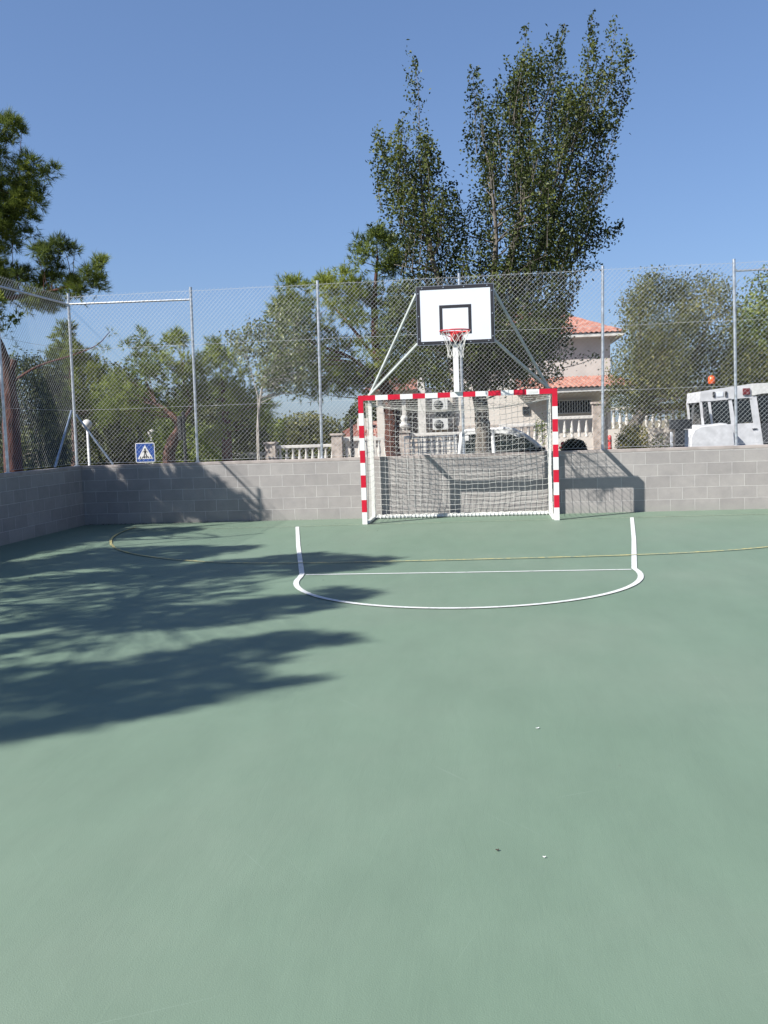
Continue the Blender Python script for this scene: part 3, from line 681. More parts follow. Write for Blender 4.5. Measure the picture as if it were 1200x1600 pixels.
pine('pine_tree', 'near pine with reddish leaning trunk at the far left behind the fence', Yp,
     [[(-170, 240), (-70, 190), (2, 178), (35, 200), (48, 230), (30, 270), (40, 330), (20, 390), (-20, 440), (-170, 440)],
      [(40, 235), (70, 238), (82, 275), (65, 300), (45, 290)], [(20, 300), (62, 305), (60, 345), (40, 375), (10, 390)],
      [(-150, 445), (-10, 400), (35, 425), (70, 420), (60, 470), (30, 495), (-150, 500)],
      [(60, 388), (95, 378), (116, 395), (112, 440), (90, 480), (40, 490), (50, 440)],
      [(120, 390), (140, 382), (160, 402), (168, 430), (150, 462), (110, 475), (112, 430)]],
     [(trunkA, [.2, .17, .15, .14, .12, .1, .07, .03]), (limA, [.06, .045, .03, .015]), (limA2, [.06, .04, .02]), (stub, [.08, .06])], M['bark_red'],
     per=52., thick=.9, nsh=18, rad=.19, nn=18, ln=.14, wd=.009, up=.9, every=4, limb_r=.01, extra=(limA3, [.03, .02, .014, .01, .006]), tips=tips)
# trees outside the frame on the left: their crowns shade the court and the wall
sh_dark = [
 ([(-150, 900), (0, 858), (122, 826), (300, 823), (328, 826), (280, 835), (200, 841), (140, 849), (60, 866), (0, 880)], 1),
 ([(-150, 905), (0, 880), (60, 872), (150, 856), (260, 852), (400, 852), (418, 856), (340, 868), (250, 884), (100, 892), (0, 905)], 1),
 ([(0, 905), (250, 886), (330, 876), (430, 868), (480, 862), (560, 866), (628, 872), (600, 885), (560, 893), (480, 898), (430, 901), (300, 905), (100, 915)], 1),
 ([(-150, 960), (0, 905), (430, 901), (410, 925), (300, 942), (0, 970)], .36),
 ([(-150, 1010), (0, 965), (150, 952), (300, 945), (400, 935), (470, 925), (520, 915), (600, 927), (570, 938), (520, 950), (460, 962), (380, 975), (300, 985), (200, 992), (0, 990)], 1),
 ([(-150, 1060), (0, 992), (180, 994), (140, 1015), (0, 1040)], .6),
 ([(-150, 1190), (-150, 1060), (0, 1045), (60, 1035), (150, 1035), (300, 1008), (420, 985), (500, 988), (586, 993), (520, 1015), (440, 1036), (400, 1048), (480, 1054), (525, 1058), (480, 1075), (340, 1102), (250, 1120), (200, 1138), (80, 1152), (0, 1164)], 1)]
S3 = np.array([-1.44, -1.037, 1.53])
cl = []
for poly, dens in sh_dark:
    wp = [tuple(ground(x, y)[:2]) for x, y in poly]
    q = sample_poly(wp, max(4, int(parea(wp)*120*dens)))
    d = pdist(q[:, 0], q[:, 1], wp); q = q[d > .07]
    for x, y in q:
        t = 2.3+(x+6.5)*.46+RNG.normal()*.16; t = max(2.0, t)+(RNG.uniform(.3, 3.2) if RNG.uniform() < .6 else 0)  # over half pushed farther up the sun ray, an unseen layer added to block skylight
        cl.append(np.array([x, y, 0])+S3*t)
# the wall's shade
for poly, dens in [([(122, 728), (150, 728), (260, 800), (300, 818), (122, 822)], 1.), ([(175, 726), (225, 726), (330, 790), (400, 812), (320, 818), (250, 780)], 1.), ([(250, 724), (300, 724), (350, 760), (440, 808), (330, 800)], .55)]:
    wp = [tuple(at_y(x, y, W)[[0, 2]]) for x, y in poly]
    for x, z in sample_poly(wp, int(parea(wp)*170*dens)):
        t = 2.25+RNG.normal()*.12; cl.append(np.array([x, W, z])+S3*t)
cl = np.array(cl)
near = cl[:, 1] < -5.9
for sel, bx, by_, lab in ((near, -9.3, -8.6, 'pine beside the court whose crown shades the middle of the playing floor'), (~near, -9.9, -3.2, 'pine beside the left wall whose crown shades the court corner')):
    c = cl[sel]; top = min(6.2, float(c[:, 2].max()))
    tz = -.4
    tr = [([(bx, by_, tz), (bx-.1, by_, 1.2), (bx+.1, by_+.1, 2.6), (bx+.2, by_, 3.9), (bx+.6, by_-.1, top-.6)], [.2, .17, .15, .12, .03]),
          ([(bx, by_, 2.4), (bx+.4, by_+1.2, 3.6), (bx+.5, by_+2.4, 4.6)], [.1, .06, .02]), ([(bx, by_, 2.6), (bx+.4, by_-1.2, 4.2), (bx+.9, by_-2.2, 5.8)], [.1, .06, .02])]
    tree('pine_tree', lab, 'tree', (bx, by_, tz), tr, M['bark_pine'], pine_clumps(c, 8, .12, 10, .09, .020, .3), M['needles'], 'pines around the court', 14, .014, c)

pine('pine_tree', 'small bright green pine behind the far left fence corner', 14., [[(74, 600), (80, 545), (100, 512), (116, 520), (135, 560), (160, 575), (178, 610), (172, 650), (130, 665), (80, 640)]],
     [([A3(118, 735, 14.), A3(118, 690, 14.), A3(112, 620, 14.), A3(108, 550, 14.)], [.12, .1, .07, .02])], M['bark_pine'], per=24, thick=1., rad=.3, nn=17, ln=.16, wd=.019, every=4, mat=M['needles'])
pine('pine_tree', 'pine with forked pinkish trunk behind the crosswalk sign', 9., [[(165, 585), (190, 548), (208, 520), (228, 514), (240, 535), (246, 550), (258, 520), (272, 512), (290, 530), (300, 560), (303, 610), (292, 645), (270, 650), (240, 660), (215, 680), (185, 690), (160, 660)]],
     [([(A3(262, 724, 9.)[0], 9., gz(-7.9, 9)-.1), A3(264, 720, 9.), A3(270, 690, 9.), A3(280, 668, 9.), A3(270, 650, 9.), A3(245, 632, 9.)], [.2, .17, .15, .12, .09, .05]), ([A3(278, 670, 9.), A3(290, 650, 9.), A3(298, 630, 9.), A3(285, 590, 9.)], [.09, .06, .05, .02])], M['bark_pine'],
     per=28, thick=1.1, rad=.27, nn=15, ln=.14, wd=.016, every=4, mat=M['needles_far'])
pine('pine_tree', 'dark rounded pine between the young tree and the left fence post', 10., [[(300, 575), (312, 545), (330, 535), (350, 545), (372, 555), (400, 590), (425, 640), (418, 668), (380, 660), (350, 690), (318, 700), (300, 660)]],
     [([(A3(355, 720, 10.)[0], 10., gz(-7, 10)-.1), A3(355, 705, 10.), A3(352, 640, 10.), A3(345, 580, 10.)], [.17, .14, .1, .03])], M['bark_pine'], per=28, thick=1.2, rad=.28, nn=15, ln=.14, wd=.017, every=4, mat=M['needles_far'])
pine('pine_tree', 'large spreading pine with dark trunk seen through the left of the goal', 6.5, [[(418, 520), (430, 470), (448, 435), (465, 430), (478, 450), (500, 432), (540, 428), (560, 438), (600, 440), (640, 450), (650, 520), (655, 590), (620, 606), (570, 605), (520, 612), (470, 622), (440, 625), (415, 580)],
      [(553, 415), (556, 372), (575, 360), (600, 362), (622, 372), (628, 410), (620, 440), (570, 440)]],
     [([(A3(614, 715, 6.5)[0], 6.5, gz(-1.6, 6.5)-.1), A3(614, 700, 6.5), A3(612, 660, 6.5), A3(607, 625, 6.5), A3(590, 560, 6.5), A3(585, 480, 6.5), A3(590, 400, 6.5)], [.2, .17, .165, .15, .11, .07, .02]), ([A3(605, 610, 6.5), A3(550, 560, 6.3), A3(480, 530, 6.1), A3(450, 480, 6.1)], [.06, .04, .025, .01]), ([A3(594, 570, 6.5), A3(540, 500, 6.8), A3(500, 460, 6.9)], [.05, .03, .01])], M['bark_red'],
     per=36, thick=1.4, nsh=16, rad=.25, nn=16, ln=.135, wd=.014, every=5, limb_r=.012)

# --- leafy trees and shrubs
def shrub(name, label, cat, Y, polys, mat, per=60., thick=.8, ln=.07, wd=.04, cl=24, rad=.14, trunks=None, bark=None, group=None, fringe=.05, every=3):
    pts = []; cs_ = []
    for p in polys:
        wp = world_poly(p, Y); wp = [(x, gz(x, Y)+.05) if q[1] >= 690 and Y > 2.5 else (x, z) for (x, z), q in zip(wp, p)]; c = crown_points(wp, Y, per, thick)
        if Y > 12: c = gaps(c, 1.5 if Y < 20 else 1.1, -1.4)
        cs_.append(c)
        q = (c[:, None]+RNG.normal(size=(len(c), cl, 3))*rad).reshape(-1, 3)
        keep = inpoly(q[:, 0], q[:, 2], wp) | (pdist(q[:, 0], q[:, 2], wp) < RNG.exponential(fringe, len(q))); pts.append(q[keep])
    pts = np.concatenate(pts); cs_ = np.concatenate(cs_)
    if trunks is None:
        cx_ = float(cs_[:, 0].mean()); z = gz(cx_, Y); trunks = [([(cx_, Y, z-.05), (cx_+.02, Y, (z+cs_[:, 2].mean())/2), (cx_+.05, Y, float(cs_[:, 2].mean()))], [.05, .035, .015])]
    b = trunks[0][0][0]
    return tree(name, label, cat, (b[0], b[1], b[2]), trunks, bark or M['twig'], leaves(pts, ln, wd, .1), mat, group, every, .01, cs_)
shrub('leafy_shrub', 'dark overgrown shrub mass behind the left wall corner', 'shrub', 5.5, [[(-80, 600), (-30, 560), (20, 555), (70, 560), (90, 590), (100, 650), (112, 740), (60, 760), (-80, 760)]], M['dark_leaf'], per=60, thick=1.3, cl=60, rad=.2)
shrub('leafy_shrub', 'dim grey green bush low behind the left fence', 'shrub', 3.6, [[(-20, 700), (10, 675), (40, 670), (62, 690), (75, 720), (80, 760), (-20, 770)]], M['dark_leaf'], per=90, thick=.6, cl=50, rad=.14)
shrub('leafy_tree', 'tall dark broadleaf tree behind the globe lamp', 'tree', 27., [[(60, 640), (100, 560), (150, 560), (200, 575), (240, 620), (262, 730), (60, 740)]], M['dark_leaf'], per=16, thick=2.5, ln=.16, wd=.1, cl=90, rad=.42)
shrub('leafy_shrub', 'dark hedge behind the crosswalk sign', 'shrub', 15., [[(112, 672), (150, 640), (190, 648), (215, 665), (245, 690), (248, 740), (112, 740)]], M['dark_leaf'], per=40, thick=1.2, ln=.1, wd=.06, cl=70, rad=.24)
shrub('leafy_shrub', 'sunlit yellow green bush right of the forked pine trunk', 'shrub', 14., [[(236, 680), (250, 655), (290, 655), (320, 670), (345, 690), (360, 722), (236, 730)]], M['green_leaf'], per=40, thick=1., ln=.1, wd=.065, cl=60, rad=.22)
shrub('leafy_tree', 'round bright green tree behind the left balustrade', 'tree', 24., [[(330, 720), (345, 670), (375, 650), (410, 648), (440, 655), (450, 690), (440, 715)]], M['green_leaf'], per=18, thick=1.6, ln=.14, wd=.09, cl=90, rad=.36)
shrub('leafy_shrub', 'mid green hedge between the left fence post and the low balustrade', 'shrub', 12.5, [[(296, 725), (300, 672), (330, 665), (352, 678), (362, 700), (366, 722)]], M['green_leaf'], per=40, thick=.9, ln=.1, wd=.06, cl=60, rad=.22)
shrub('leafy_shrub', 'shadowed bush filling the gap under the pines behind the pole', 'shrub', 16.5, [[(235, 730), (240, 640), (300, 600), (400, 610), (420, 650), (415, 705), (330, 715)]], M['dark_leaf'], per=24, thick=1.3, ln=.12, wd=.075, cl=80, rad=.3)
shrub('leafy_tree', 'distant grey green tree left of the tall fence post', 'tree', 34., [[(425, 715), (430, 665), (455, 648), (490, 645), (530, 655), (545, 690), (540, 715)]], M['olive_leaf'], per=13, thick=2., ln=.17, wd=.11, cl=100, rad=.45)
shrub('leafy_tree', 'far dark tree beside the low red roofed house', 'tree', 50., [[(530, 690), (540, 655), (555, 625), (575, 612), (600, 610), (620, 640), (610, 690)]], M['dark_leaf'], per=12, thick=2., ln=.24, wd=.15, cl=90, rad=.5)
# young pale tree with a stake
Yy = 4.0
shrub('young_tree', 'slim young tree with pale trunk and light green leaves', 'tree', Yy,
      [[(402, 600), (405, 530), (415, 495), (430, 475), (455, 470), (478, 490), (490, 540), (492, 590), (470, 615), (440, 618)], [(355, 520), (375, 515), (400, 545), (395, 580), (370, 560)], [(382, 515), (392, 495), (410, 500), (412, 550), (396, 560)]],
      M['pale_leaf'], per=75, thick=.6, ln=.066, wd=.043, cl=34, rad=.12, bark=M['bark_pale'],
      trunks=[([(A3(403, 700, Yy)[0], Yy, gz(-3.9, Yy)-.1), A3(403, 695, Yy), A3(404, 650, Yy), A3(408, 615, Yy), A3(418, 565, Yy), A3(432, 500, Yy)], [.035, .032, .028, .024, .016, .006]), ([A3(406, 630, Yy), A3(395, 590, Yy), A3(380, 540, Yy)], [.014, .01, .005]), ([A3(412, 590, Yy), A3(440, 550, Yy), A3(465, 510, Yy)], [.014, .01, .005])], every=1)
st_ = thing('wooden_stake', 'thin pale stake beside the slim young tree trunk', 'stake', A3(403, 706, Yy-.12))
b0 = A3(402.5, 706, Yy-.12); o = MB().tube([(b0[0], b0[1], gz(b0[0], 3.9)-.1), A3(402, 620, Yy-.12)], .012, 6).build('pole', M['bark_pale'], st_); o.matrix_parent_inverse = Matrix.Translation((-b0[0], -b0[1], -b0[2]))
# right-hand trees
shrub('olive_tree', 'broad airy olive brown tree over the balustrade right of the villa', 'tree', 14.4, [[(950, 585), (958, 560), (975, 520), (968, 480), (978, 445), (1000, 432), (1030, 428), (1045, 440), (1075, 432), (1105, 424), (1135, 440), (1148, 480), (1150, 530), (1155, 600), (1110, 640), (1075, 650), (1040, 655), (1000, 640), (965, 610)], [(985, 455), (1050, 440), (1100, 470), (1110, 560), (1050, 620), (990, 590)], [(952, 640), (960, 585), (1000, 600), (1035, 642), (985, 648)], [(1100, 640), (1120, 560), (1165, 520), (1200, 560), (1200, 640)]], M['olive_leaf'], per=22, thick=1.9, ln=.085, wd=.048, cl=95, rad=.25, fringe=.14,
      trunks=[([(A3(982, 700, 14.4)[0], 14.4, gz(5, 14.4)-.1), A3(985, 685, 14.4), A3(998, 650, 14.4), A3(1020, 600, 14.4), A3(1050, 530, 14.4), A3(1070, 470, 14.4)], [.26, .22, .17, .12, .07, .03]), ([A3(1010, 620, 14.4), A3(1070, 580, 14.4), A3(1110, 500, 14.4)], [.1, .07, .03]), ([A3(1005, 635, 14.4), A3(1000, 560, 14.4), A3(1000, 480, 14.4)], [.1, .06, .02])], bark=M['bark_elm'], every=2)
shrub('leafy_tree', 'green tree rising behind the white truck at the right edge', 'tree', 17., [[(1150, 650), (1140, 540), (1158, 460), (1170, 432), (1186, 428), (1195, 415), (1215, 425), (1260, 440), (1300, 500), (1300, 650)]], M['green_leaf'], per=19, thick=1.8, ln=.13, wd=.07, cl=90, rad=.33)
shrub('leafy_shrub', 'yellowing round bush beside the red bollard', 'shrub', 4.2, [[(962, 697), (965, 680), (975, 668), (990, 664), (1003, 670), (1012, 685), (1014, 700)]], M['autumn_leaf'], per=320, thick=.3, ln=.04, wd=.024, cl=40, rad=.07)
shrub('leafy_shrub', 'thin green weeds on the bank left of the dark metal stand', 'shrub', 4.6, [[(1004, 698), (1012, 682), (1022, 672), (1030, 680), (1042, 676), (1050, 698)]], M['green_leaf'], per=130, thick=.3, ln=.05, wd=.02, cl=20, rad=.07)
shrub('leafy_shrub', 'small dark clipped dome shrub just over the wall', 'shrub', 1.75, [[(877, 706), (879, 695), (886, 688), (897, 685), (908, 688), (915, 695), (919, 705)]], M['near_black_leaf'], per=1800, thick=.2, ln=.024, wd=.015, cl=60, rad=.03, fringe=.006)
shrub('leafy_shrub', 'upright light green conifer shrub above the pickup bonnet', 'shrub', 13., [[(836, 705), (835, 670), (840, 652), (846, 648), (854, 660), (857, 705)]], M['green_leaf'], per=60, thick=.3, ln=.07, wd=.04, cl=40, rad=.1)
shrub('leafy_shrub', 'drooping grey green plant just right of the goal post', 'shrub', 7., [[(872, 690), (874, 672), (884, 668), (892, 678), (888, 692)]], M['green_leaf'], per=70, thick=.25, ln=.06, wd=.025, cl=16, rad=.07)
for i, (x, lab) in enumerate([(433, 'yellowish plant against the rough stone pier'), (472, 'yellow leaved plant in front of the low balustrade')]):
    shrub('leafy_shrub', lab, 'shrub', 14.2, [[(x-8, 715), (x-7, 700), (x, 693), (x+7, 700), (x+8, 715)]], M['autumn_leaf'], per=60, thick=.25, ln=.06, wd=.04, cl=24, rad=.1)

# ------------------------------------------------------------------ balustrades along the far pavement
bp_ = MB().lathe([(.055, 0), (.055, .05), (.035, .07), (.06, .16), (.065, .24), (.045, .36), (.03, .48), (.045, .52), (.055, .54), (.055, .58)], n=10)
base_bal = None
def balustrade(label, x0, x1, ztop, Y, tp, pier=None, urn=False):
    global base_bal
    n = max(2, int((x1-x0)/.2)); zf = ztop-.70
    t = thing('balustrade', label, 'balustrade', (x0, Y, zf), group='white balustrades along the far pavement')
    g0 = gz((x0+x1)/2, Y)-.25-zf
    MB().box((0, -.1, g0), (x1-x0, .1, 0)).build('plinth', M['plaster_pale'], t)
    MB().bbox((0, -.09, .6), (x1-x0, .09, .70), .015).build('handrail', M['white_plaster'], t)
    for k in range(n):
        if base_bal is None: o = base_bal = bp_.build('baluster', M['white_plaster'], t)
        else: o = base_bal.copy(); C.objects.link(o); o.parent = t
        o.location = ((k+.5)*(x1-x0)/n, 0, .01)
    if pier is not None:
        MB().bbox((-.36, -.19, g0), (-.01, .19, pier), .01).bbox((-.40, -.23, pier), (.03, .23, pier+.07), .01).build('pier', M['stone'], t)
        if urn: MB().lathe([(.08, 0), (.05, .06), (.16, .12), (.2, .2), (.1, .24), (.08, .32), (.13, .4), (.07, .5)], c=(-.18, 0, pier+.07), n=12).build('urn', M['white_plaster'], t)
YB = 16.
X = lambda px, y=690: float(at_y(px, y, YB)[0])
balustrade('lowest balustrade stretch at the left, partly behind the young tree', X(335), X(422), .90, YB, 0)
balustrade('balustrade stretch between the two rough stone piers', X(432), X(524), 1.10, YB, 0, pier=.76)
balustrade('balustrade stretch seen just left of the goal post', X(536), X(628), 1.27, YB, 0, pier=.80)
balustrade('balustrade stretch with an urn, seen through the left of the net', X(641), X(776), 1.36, YB, 0, pier=.72, urn=True)
balustrade('balustrade stretch behind the pickup roof, seen through the right of the net', X(780), X(862), 1.55, YB, 0)
balustrade('balustrade stretch between the goal post and the tall fence post', X(866), X(934), 1.74, YB, 0)
balustrade('highest balustrade stretch under the olive brown tree', X(944), X(1120), 1.97, YB, 0, pier=.82)

# ------------------------------------------------------------------ the villa
v = thing('villa', 'two storey villa with pinkish walls and red tiled roofs behind the goal', 'house', (2, 28, 0))
def V(mb, name, mat, par=None):
    o = mb.build(name, mat, par or v)
    if par is None: o.matrix_parent_inverse = Matrix.Translation((-2, -28, 0))
    return o
V(MB().box((-2.3, 28, -1), (5.85, 36, 3.3)), 'ground_floor_wall', M['plaster_pale'])
V(MB().box((-1.2, 28.02, 3.3), (5.86, 35, 5.32)), 'upper_floor_wall', M['plaster'])
V(MB().box((-2.3, 27.96, .9), (2.6, 27.995, 1.55)), 'wall_skirting', M['stone'])
def tiled(mb, a, b, c, d, n=None, amp=.05):
    """a-b eave, d-c ridge; corrugations run from eave to ridge"""
    a, b, c, d = map(Vector, (a, b, c, d)); L = max((b-a).length, (c-d).length); n = n or int(L/.22); m = 6*n
    nr = (b-a).cross(d-a).normalized(); nr = nr if nr.z > 0 else -nr
    rows = 7; vs = []; fs = []
    for j in range(rows+1):
        for i in range(m+1):
            s = i/m; p = a.lerp(b, s).lerp(d.lerp(c, s), j/rows); vs.append(p+nr*(amp*abs(math.sin(s*n*PI))+(.02 if j % 2 else 0)))
    for j in range(rows):
        for i in range(m): fs.append((j*(m+1)+i, j*(m+1)+i+1, (j+1)*(m+1)+i+1, (j+1)*(m+1)+i))
    mb.add(vs, fs); return mb
pk = (1.6, 31., 6.75); pk2 = (4.0, 30.6, 6.55)
mb = MB(); e = 5.36
tiled(mb, (-1.9, 27.35, e), (6.45, 27.35, e), pk2, pk); tiled(mb, (6.45, 27.35, e), (6.45, 35.6, e), pk2, pk2); tiled(mb, (-1.9, 35.6, e), (-1.9, 27.35, e), pk, pk); tiled(mb, (6.45, 35.6, e), (-1.9, 35.6, e), pk, pk2)
rf = V(mb, 'upper_roof', M['tile'])
V(MB().box((-1.85, 27.4, 5.2), (6.4, 35.5, 5.34)), 'upper_eaves', M['white_plaster'])
mb = MB(); e = 3.02
tiled(mb, (1.7, 26.7, e), (7.0, 26.7, e), (5.9, 27.98, 3.5), (1.7, 27.98, 3.5)); tiled(mb, (7.0, 26.7, e), (7.0, 36, e), (5.88, 36, 3.5), (5.88, 27.98, 3.5))
V(mb, 'lower_roof', M['tile'])
V(MB().box((1.75, 26.8, 2.84), (6.95, 27.97, 2.99)).box((5.87, 27.98, 2.84), (6.95, 36, 2.99)), 'lower_eaves', M['white_plaster'])
w = V(MB().box((3.45, 27.93, 1.95), (5.0, 27.99, 2.5)), 'window', M['dark_open'])
mb = MB()
for k in range(14): mb.box((3.5+k*.11, 27.85, 1.97), (3.525+k*.11, 27.88, 2.48))
mb.box((3.42, 27.84, 1.92), (5.03, 27.89, 1.965)).box((3.42, 27.84, 2.485), (5.03, 27.89, 2.53))
V(mb, 'window_bars', M['white_plaster'])
V(MB().box((2.0, 27.93, 1.95), (2.3, 27.99, 2.3)), 'window', M['dark_open'])
# porch at the left end
V(MB().box((-4.9, 27.75, 3.12), (-2.35, 31.5, 3.28)), 'porch_slab', M['white_plaster'])
mb = MB(); tiled(mb, (-5.1, 27.3, 3.2), (-2.62, 27.3, 3.2), (-2.62, 30.5, 4.1), (-4.0, 30.5, 4.1)); tiled(mb, (-5.1, 31.5, 3.2), (-5.1, 27.3, 3.2), (-4.0, 30.5, 4.1), (-4.0, 30.5, 4.1)); V(mb, 'porch_roof', M['tile'])
V(MB().bbox((-2.62, 27.55, -.9), (-2.28, 27.9, 4.1), .01), 'column', M['white_plaster'])
V(MB().bbox((-3.36, 27.75, -.9), (-3.18, 27.92, 3.1), .01), 'column', M['white_plaster'])
V(MB().bbox((-4.45, 27.75, -.9), (-4.15, 27.92, 3.1), .01), 'column', M['plaster_pale'])
V(MB().box((-3.15, 28.6, 1.0), (-2.65, 28.66, 3.05)).box((-4.1, 29.5, .5), (-3.4, 29.56, 3.0)), 'porch_blind', M['shutter'])
V(MB().box((-4.9, 31.2, -.9), (-2.3, 31.5, 3.12)), 'porch_wall', M['plaster'])
for z in (2.28, 1.40):
    a = V(MB().bbox((-1.99, 27.62, z), (-1.30, 27.96, z+.5), .02), 'air_conditioner', M['ac'])
    o = MB().lathe([(.2, 0), (.2, .02), (.05, .03)], n=20).build('fan_grille', M['grille'], a); o.matrix_world = v.matrix_world; o.location = (-1.72, 27.615, z+.25); o.rotation_euler = (PI/2, 0, 0)
V(MB().box((-1.9, 27.9, 1.98), (-1.2, 27.97, 2.16)), 'vent_grille', M['grille'])
V(MB().tube([(-1.05, 27.9, .5), (-1.05, 27.9, 3.25)], .05, 8), 'downpipe', M['shutter'])

# far small house
h = thing('garden_house', 'distant low house with a red tiled roof left of the goal', 'house', (-7.8, 45, 0))
def Hh(mb, name, mat): o = mb.build(name, mat, h); o.matrix_parent_inverse = Matrix.Translation((7.8, -45, 0))
Hh(MB().box((-9.1, 45, -1), (-5.2, 50, 1.0)), 'wall', M['plaster_pale'])
mb = MB(); tiled(mb, (-9.5, 44.6, .95), (-4.8, 44.6, .95), (-6.6, 47.5, 2.0), (-7.9, 47.5, 2.0)); tiled(mb, (-9.5, 50.4, .95), (-9.5, 44.6, .95), (-7.9, 47.5, 2.0), (-7.9, 47.5, 2.0)); tiled(mb, (-4.8, 44.6, .95), (-4.8, 50.4, .95), (-6.6, 47.5, 2.0), (-6.6, 47.5, 2.0)); Hh(mb, 'roof', M['tile'])
Hh(MB().box((-7.9, 46.0, 1.2), (-7.2, 46.6, 2.25)), 'chimney', M['plaster'])
pg = thing('pergola', 'white flat topped pergola frame beside the distant low house', 'pergola', (-8, 38, 0))
mb = MB(); x0, x1 = at_y(507, 683, 38)[0], at_y(578, 683, 38)[0]; zt_ = at_y(540, 683, 38)[2]
for yb in (37.9, 40.9):
    o = MB().box((x0, yb, zt_-.1), (x1, yb+.2, zt_)).build('beam', M['white_plaster'], pg); o.matrix_parent_inverse = Matrix.Translation((8, -38, 0))
for x in (x0+.1, x1-.1):
    o = MB().box((x-.08, 37.92, -1.2), (x+.08, 38.08, zt_-.1)).box((x-.08, 40.92, -1.2), (x+.08, 41.08, zt_-.1)).build('leg', M['white_plaster'], pg); o.matrix_parent_inverse = Matrix.Translation((8, -38, 0))

# ------------------------------------------------------------------ white pickup behind the wall
def wheel(par, x, y, z, r=.33, w_=.2):
    o = MB().lathe([(r-.09, -w_/2), (r-.02, -w_/2), (r, -w_/2+.03), (r, w_/2-.03), (r-.02, w_/2), (r-.09, w_/2)], n=24).build('wheel', M['rubber'], par)
    o.location = (x, y, z); o.rotation_euler = (PI/2, 0, 0)
    q = MB().lathe([(.05, -.02), (r-.1, -.01), (r-.1, .01), (.05, .02)], n=24)
    for k in range(5):
        a = 2*PI*k/5; q.box((-.03, 0, -.012), (.03, r-.1, .03), 0) if False else None
    p_ = q.build('rim', M['alloy'], o); p_.location = (0, 0, w_/2-.02); return o
zc = gz(.5, 6.0)
car = thing('pickup_truck', 'white pickup with dark side windows parked just behind the goal', 'truck', (.62, 6.75, zc))
CW = .82
body = [(-2.35, .45), (-2.38, .95), (-.78, .97), (-.74, .98), (1.12, .98), (1.95, .86), (2.25, .74), (2.3, .45)]
mb = MB().prism([(x, z-.1) for x, z in body], -CW, CW); mb.build('body', M['car_white'], car)
roofz = 1.435-.0
A_ = [(1.13, .88), (.95, 1.03), (.62, 1.30), (.42, 1.405), (.18, roofz), (-.35, roofz+.005), (-.62, roofz-.02), (-.74, 1.33), (-.80, .88)]
def inset(pts, s=.0): return pts
roof_s = [(.62, 1.30), (.42, 1.395), (.18, roofz), (-.35, roofz+.005), (-.66, roofz-.03), (-.66, roofz-.12), (-.33, roofz-.10), (.15, roofz-.11), (.34, 1.30), (.54, 1.22)]
mb = MB().prism(roof_s, -.78, .78); mb.build('roof', M['car_white'], car)
for s in (-1, 1):
    y = s*.745
    mb = MB()
    for P in ([(1.10, y*1.06, .88), (.86, y*1.03, 1.11), (.62, y, 1.29), (.42, y, 1.39), (.18, y, roofz-.01)], [(-.78, y*1.06, .88), (-.72, y, 1.33), (-.62, y, roofz-.03)]): mb.tube(P, .05, 6)
    mb.tube([(.2, y, roofz-.02), (-.62, y, roofz-.03)], .048, 6)
    mb.build('pillar', M['car_white'], car)
    MB().tube([(-.02, y*1.06, .88), (-.05, y*1.005, roofz-.03)], .045, 6).build('door_pillar', M['car_white'], car)
    wg = MB().prism([(1.02, .9), (.84, 1.09), (.57, 1.27), (.38, 1.35), (.17, roofz-.06), (.0, roofz-.06), (.02, .9)], y-.004*s, y+.004*s); wg.build('side_window', M['glass'], car)
    MB().prism([(-.08, .9), (-.10, roofz-.06), (-.60, roofz-.07), (-.70, 1.3), (-.74, .9)], y-.004*s, y+.004*s).build('side_window', M['glass'], car)
    MB().tube([(.09, y*1.04, .88), (.055, y*1.01, roofz-.07)], .012, 5).build('quarter_bar', M['interior'], car)
MB().add([(1.08, -.72, .9), (1.08, .72, .9), (.45, .68, 1.37), (.45, -.68, 1.37)], [(0, 1, 2, 3)]).build('windscreen', M['glass'], car)
MB().add([(-.80, -.72, .9), (-.80, .72, .9), (-.66, .68, 1.36), (-.66, -.68, 1.36)], [(3, 2, 1, 0)]).build('rear_window', M['glass'], car)
mb = MB(); mb.bbox((.95, -.9, .86), (1.1, -.8, .99), .02); mb.build('door_mirror', M['interior'], car)
MB().bbox((.95, .8, .86), (1.1, .9, .99), .02).build('door_mirror', M['interior'], car)
for y in (-.38, .38):
    MB().bbox((-.42, y-.22, .45), (-.25, y+.22, 1.08), .05).bbox((-.38, y-.12, 1.09), (-.28, y+.12, 1.26), .03).bbox((-.4, y-.24, .4), (.15, y+.24, .58), .04).build('seat', M['interior'], car)
MB().bbox((.6, -.7, .6), (1.0, .7, .94), .05).build('dashboard', M['interior'], car)
for x in (-1.6, 1.45):
    for y in (-.74, .74): wheel(car, x, y, .33)
mb = MB()   # slatted rack over the load bed
for y in (-.72, .72):
    for z in (.95, 1.06, 1.17, 1.28): mb.tube([(-2.0, y, z), (-.86, y, z+.02)], .008, square=True)
    for x in (-2.0, -1.7, -1.42, -1.14, -.88): mb.tube([(x, y, .86), (x, y, 1.31)], .010, square=True)
for x in (-2.0, -.88):
    mb.tube([(x, -.72, 1.31), (x, .72, 1.31)], .018, square=True)
mb.build('load_rack', M['grey_metal'], car)
MB().bbox((-.66, -.86, 1.18), (-.56, -.80, 1.30), .02).build('marker_light', M['car_white'], car)

# ------------------------------------------------------------------ old white truck at the right edge
zt2 = gz(7, 10.5)
tk = thing('old_truck', 'old boxy white truck with rounded bonnet parked at the right edge', 'truck', (6.9, 10.9, zt2), rz=.0)
def T(mb, name, mat, par=None):
    return mb.build(name, mat, par or tk)
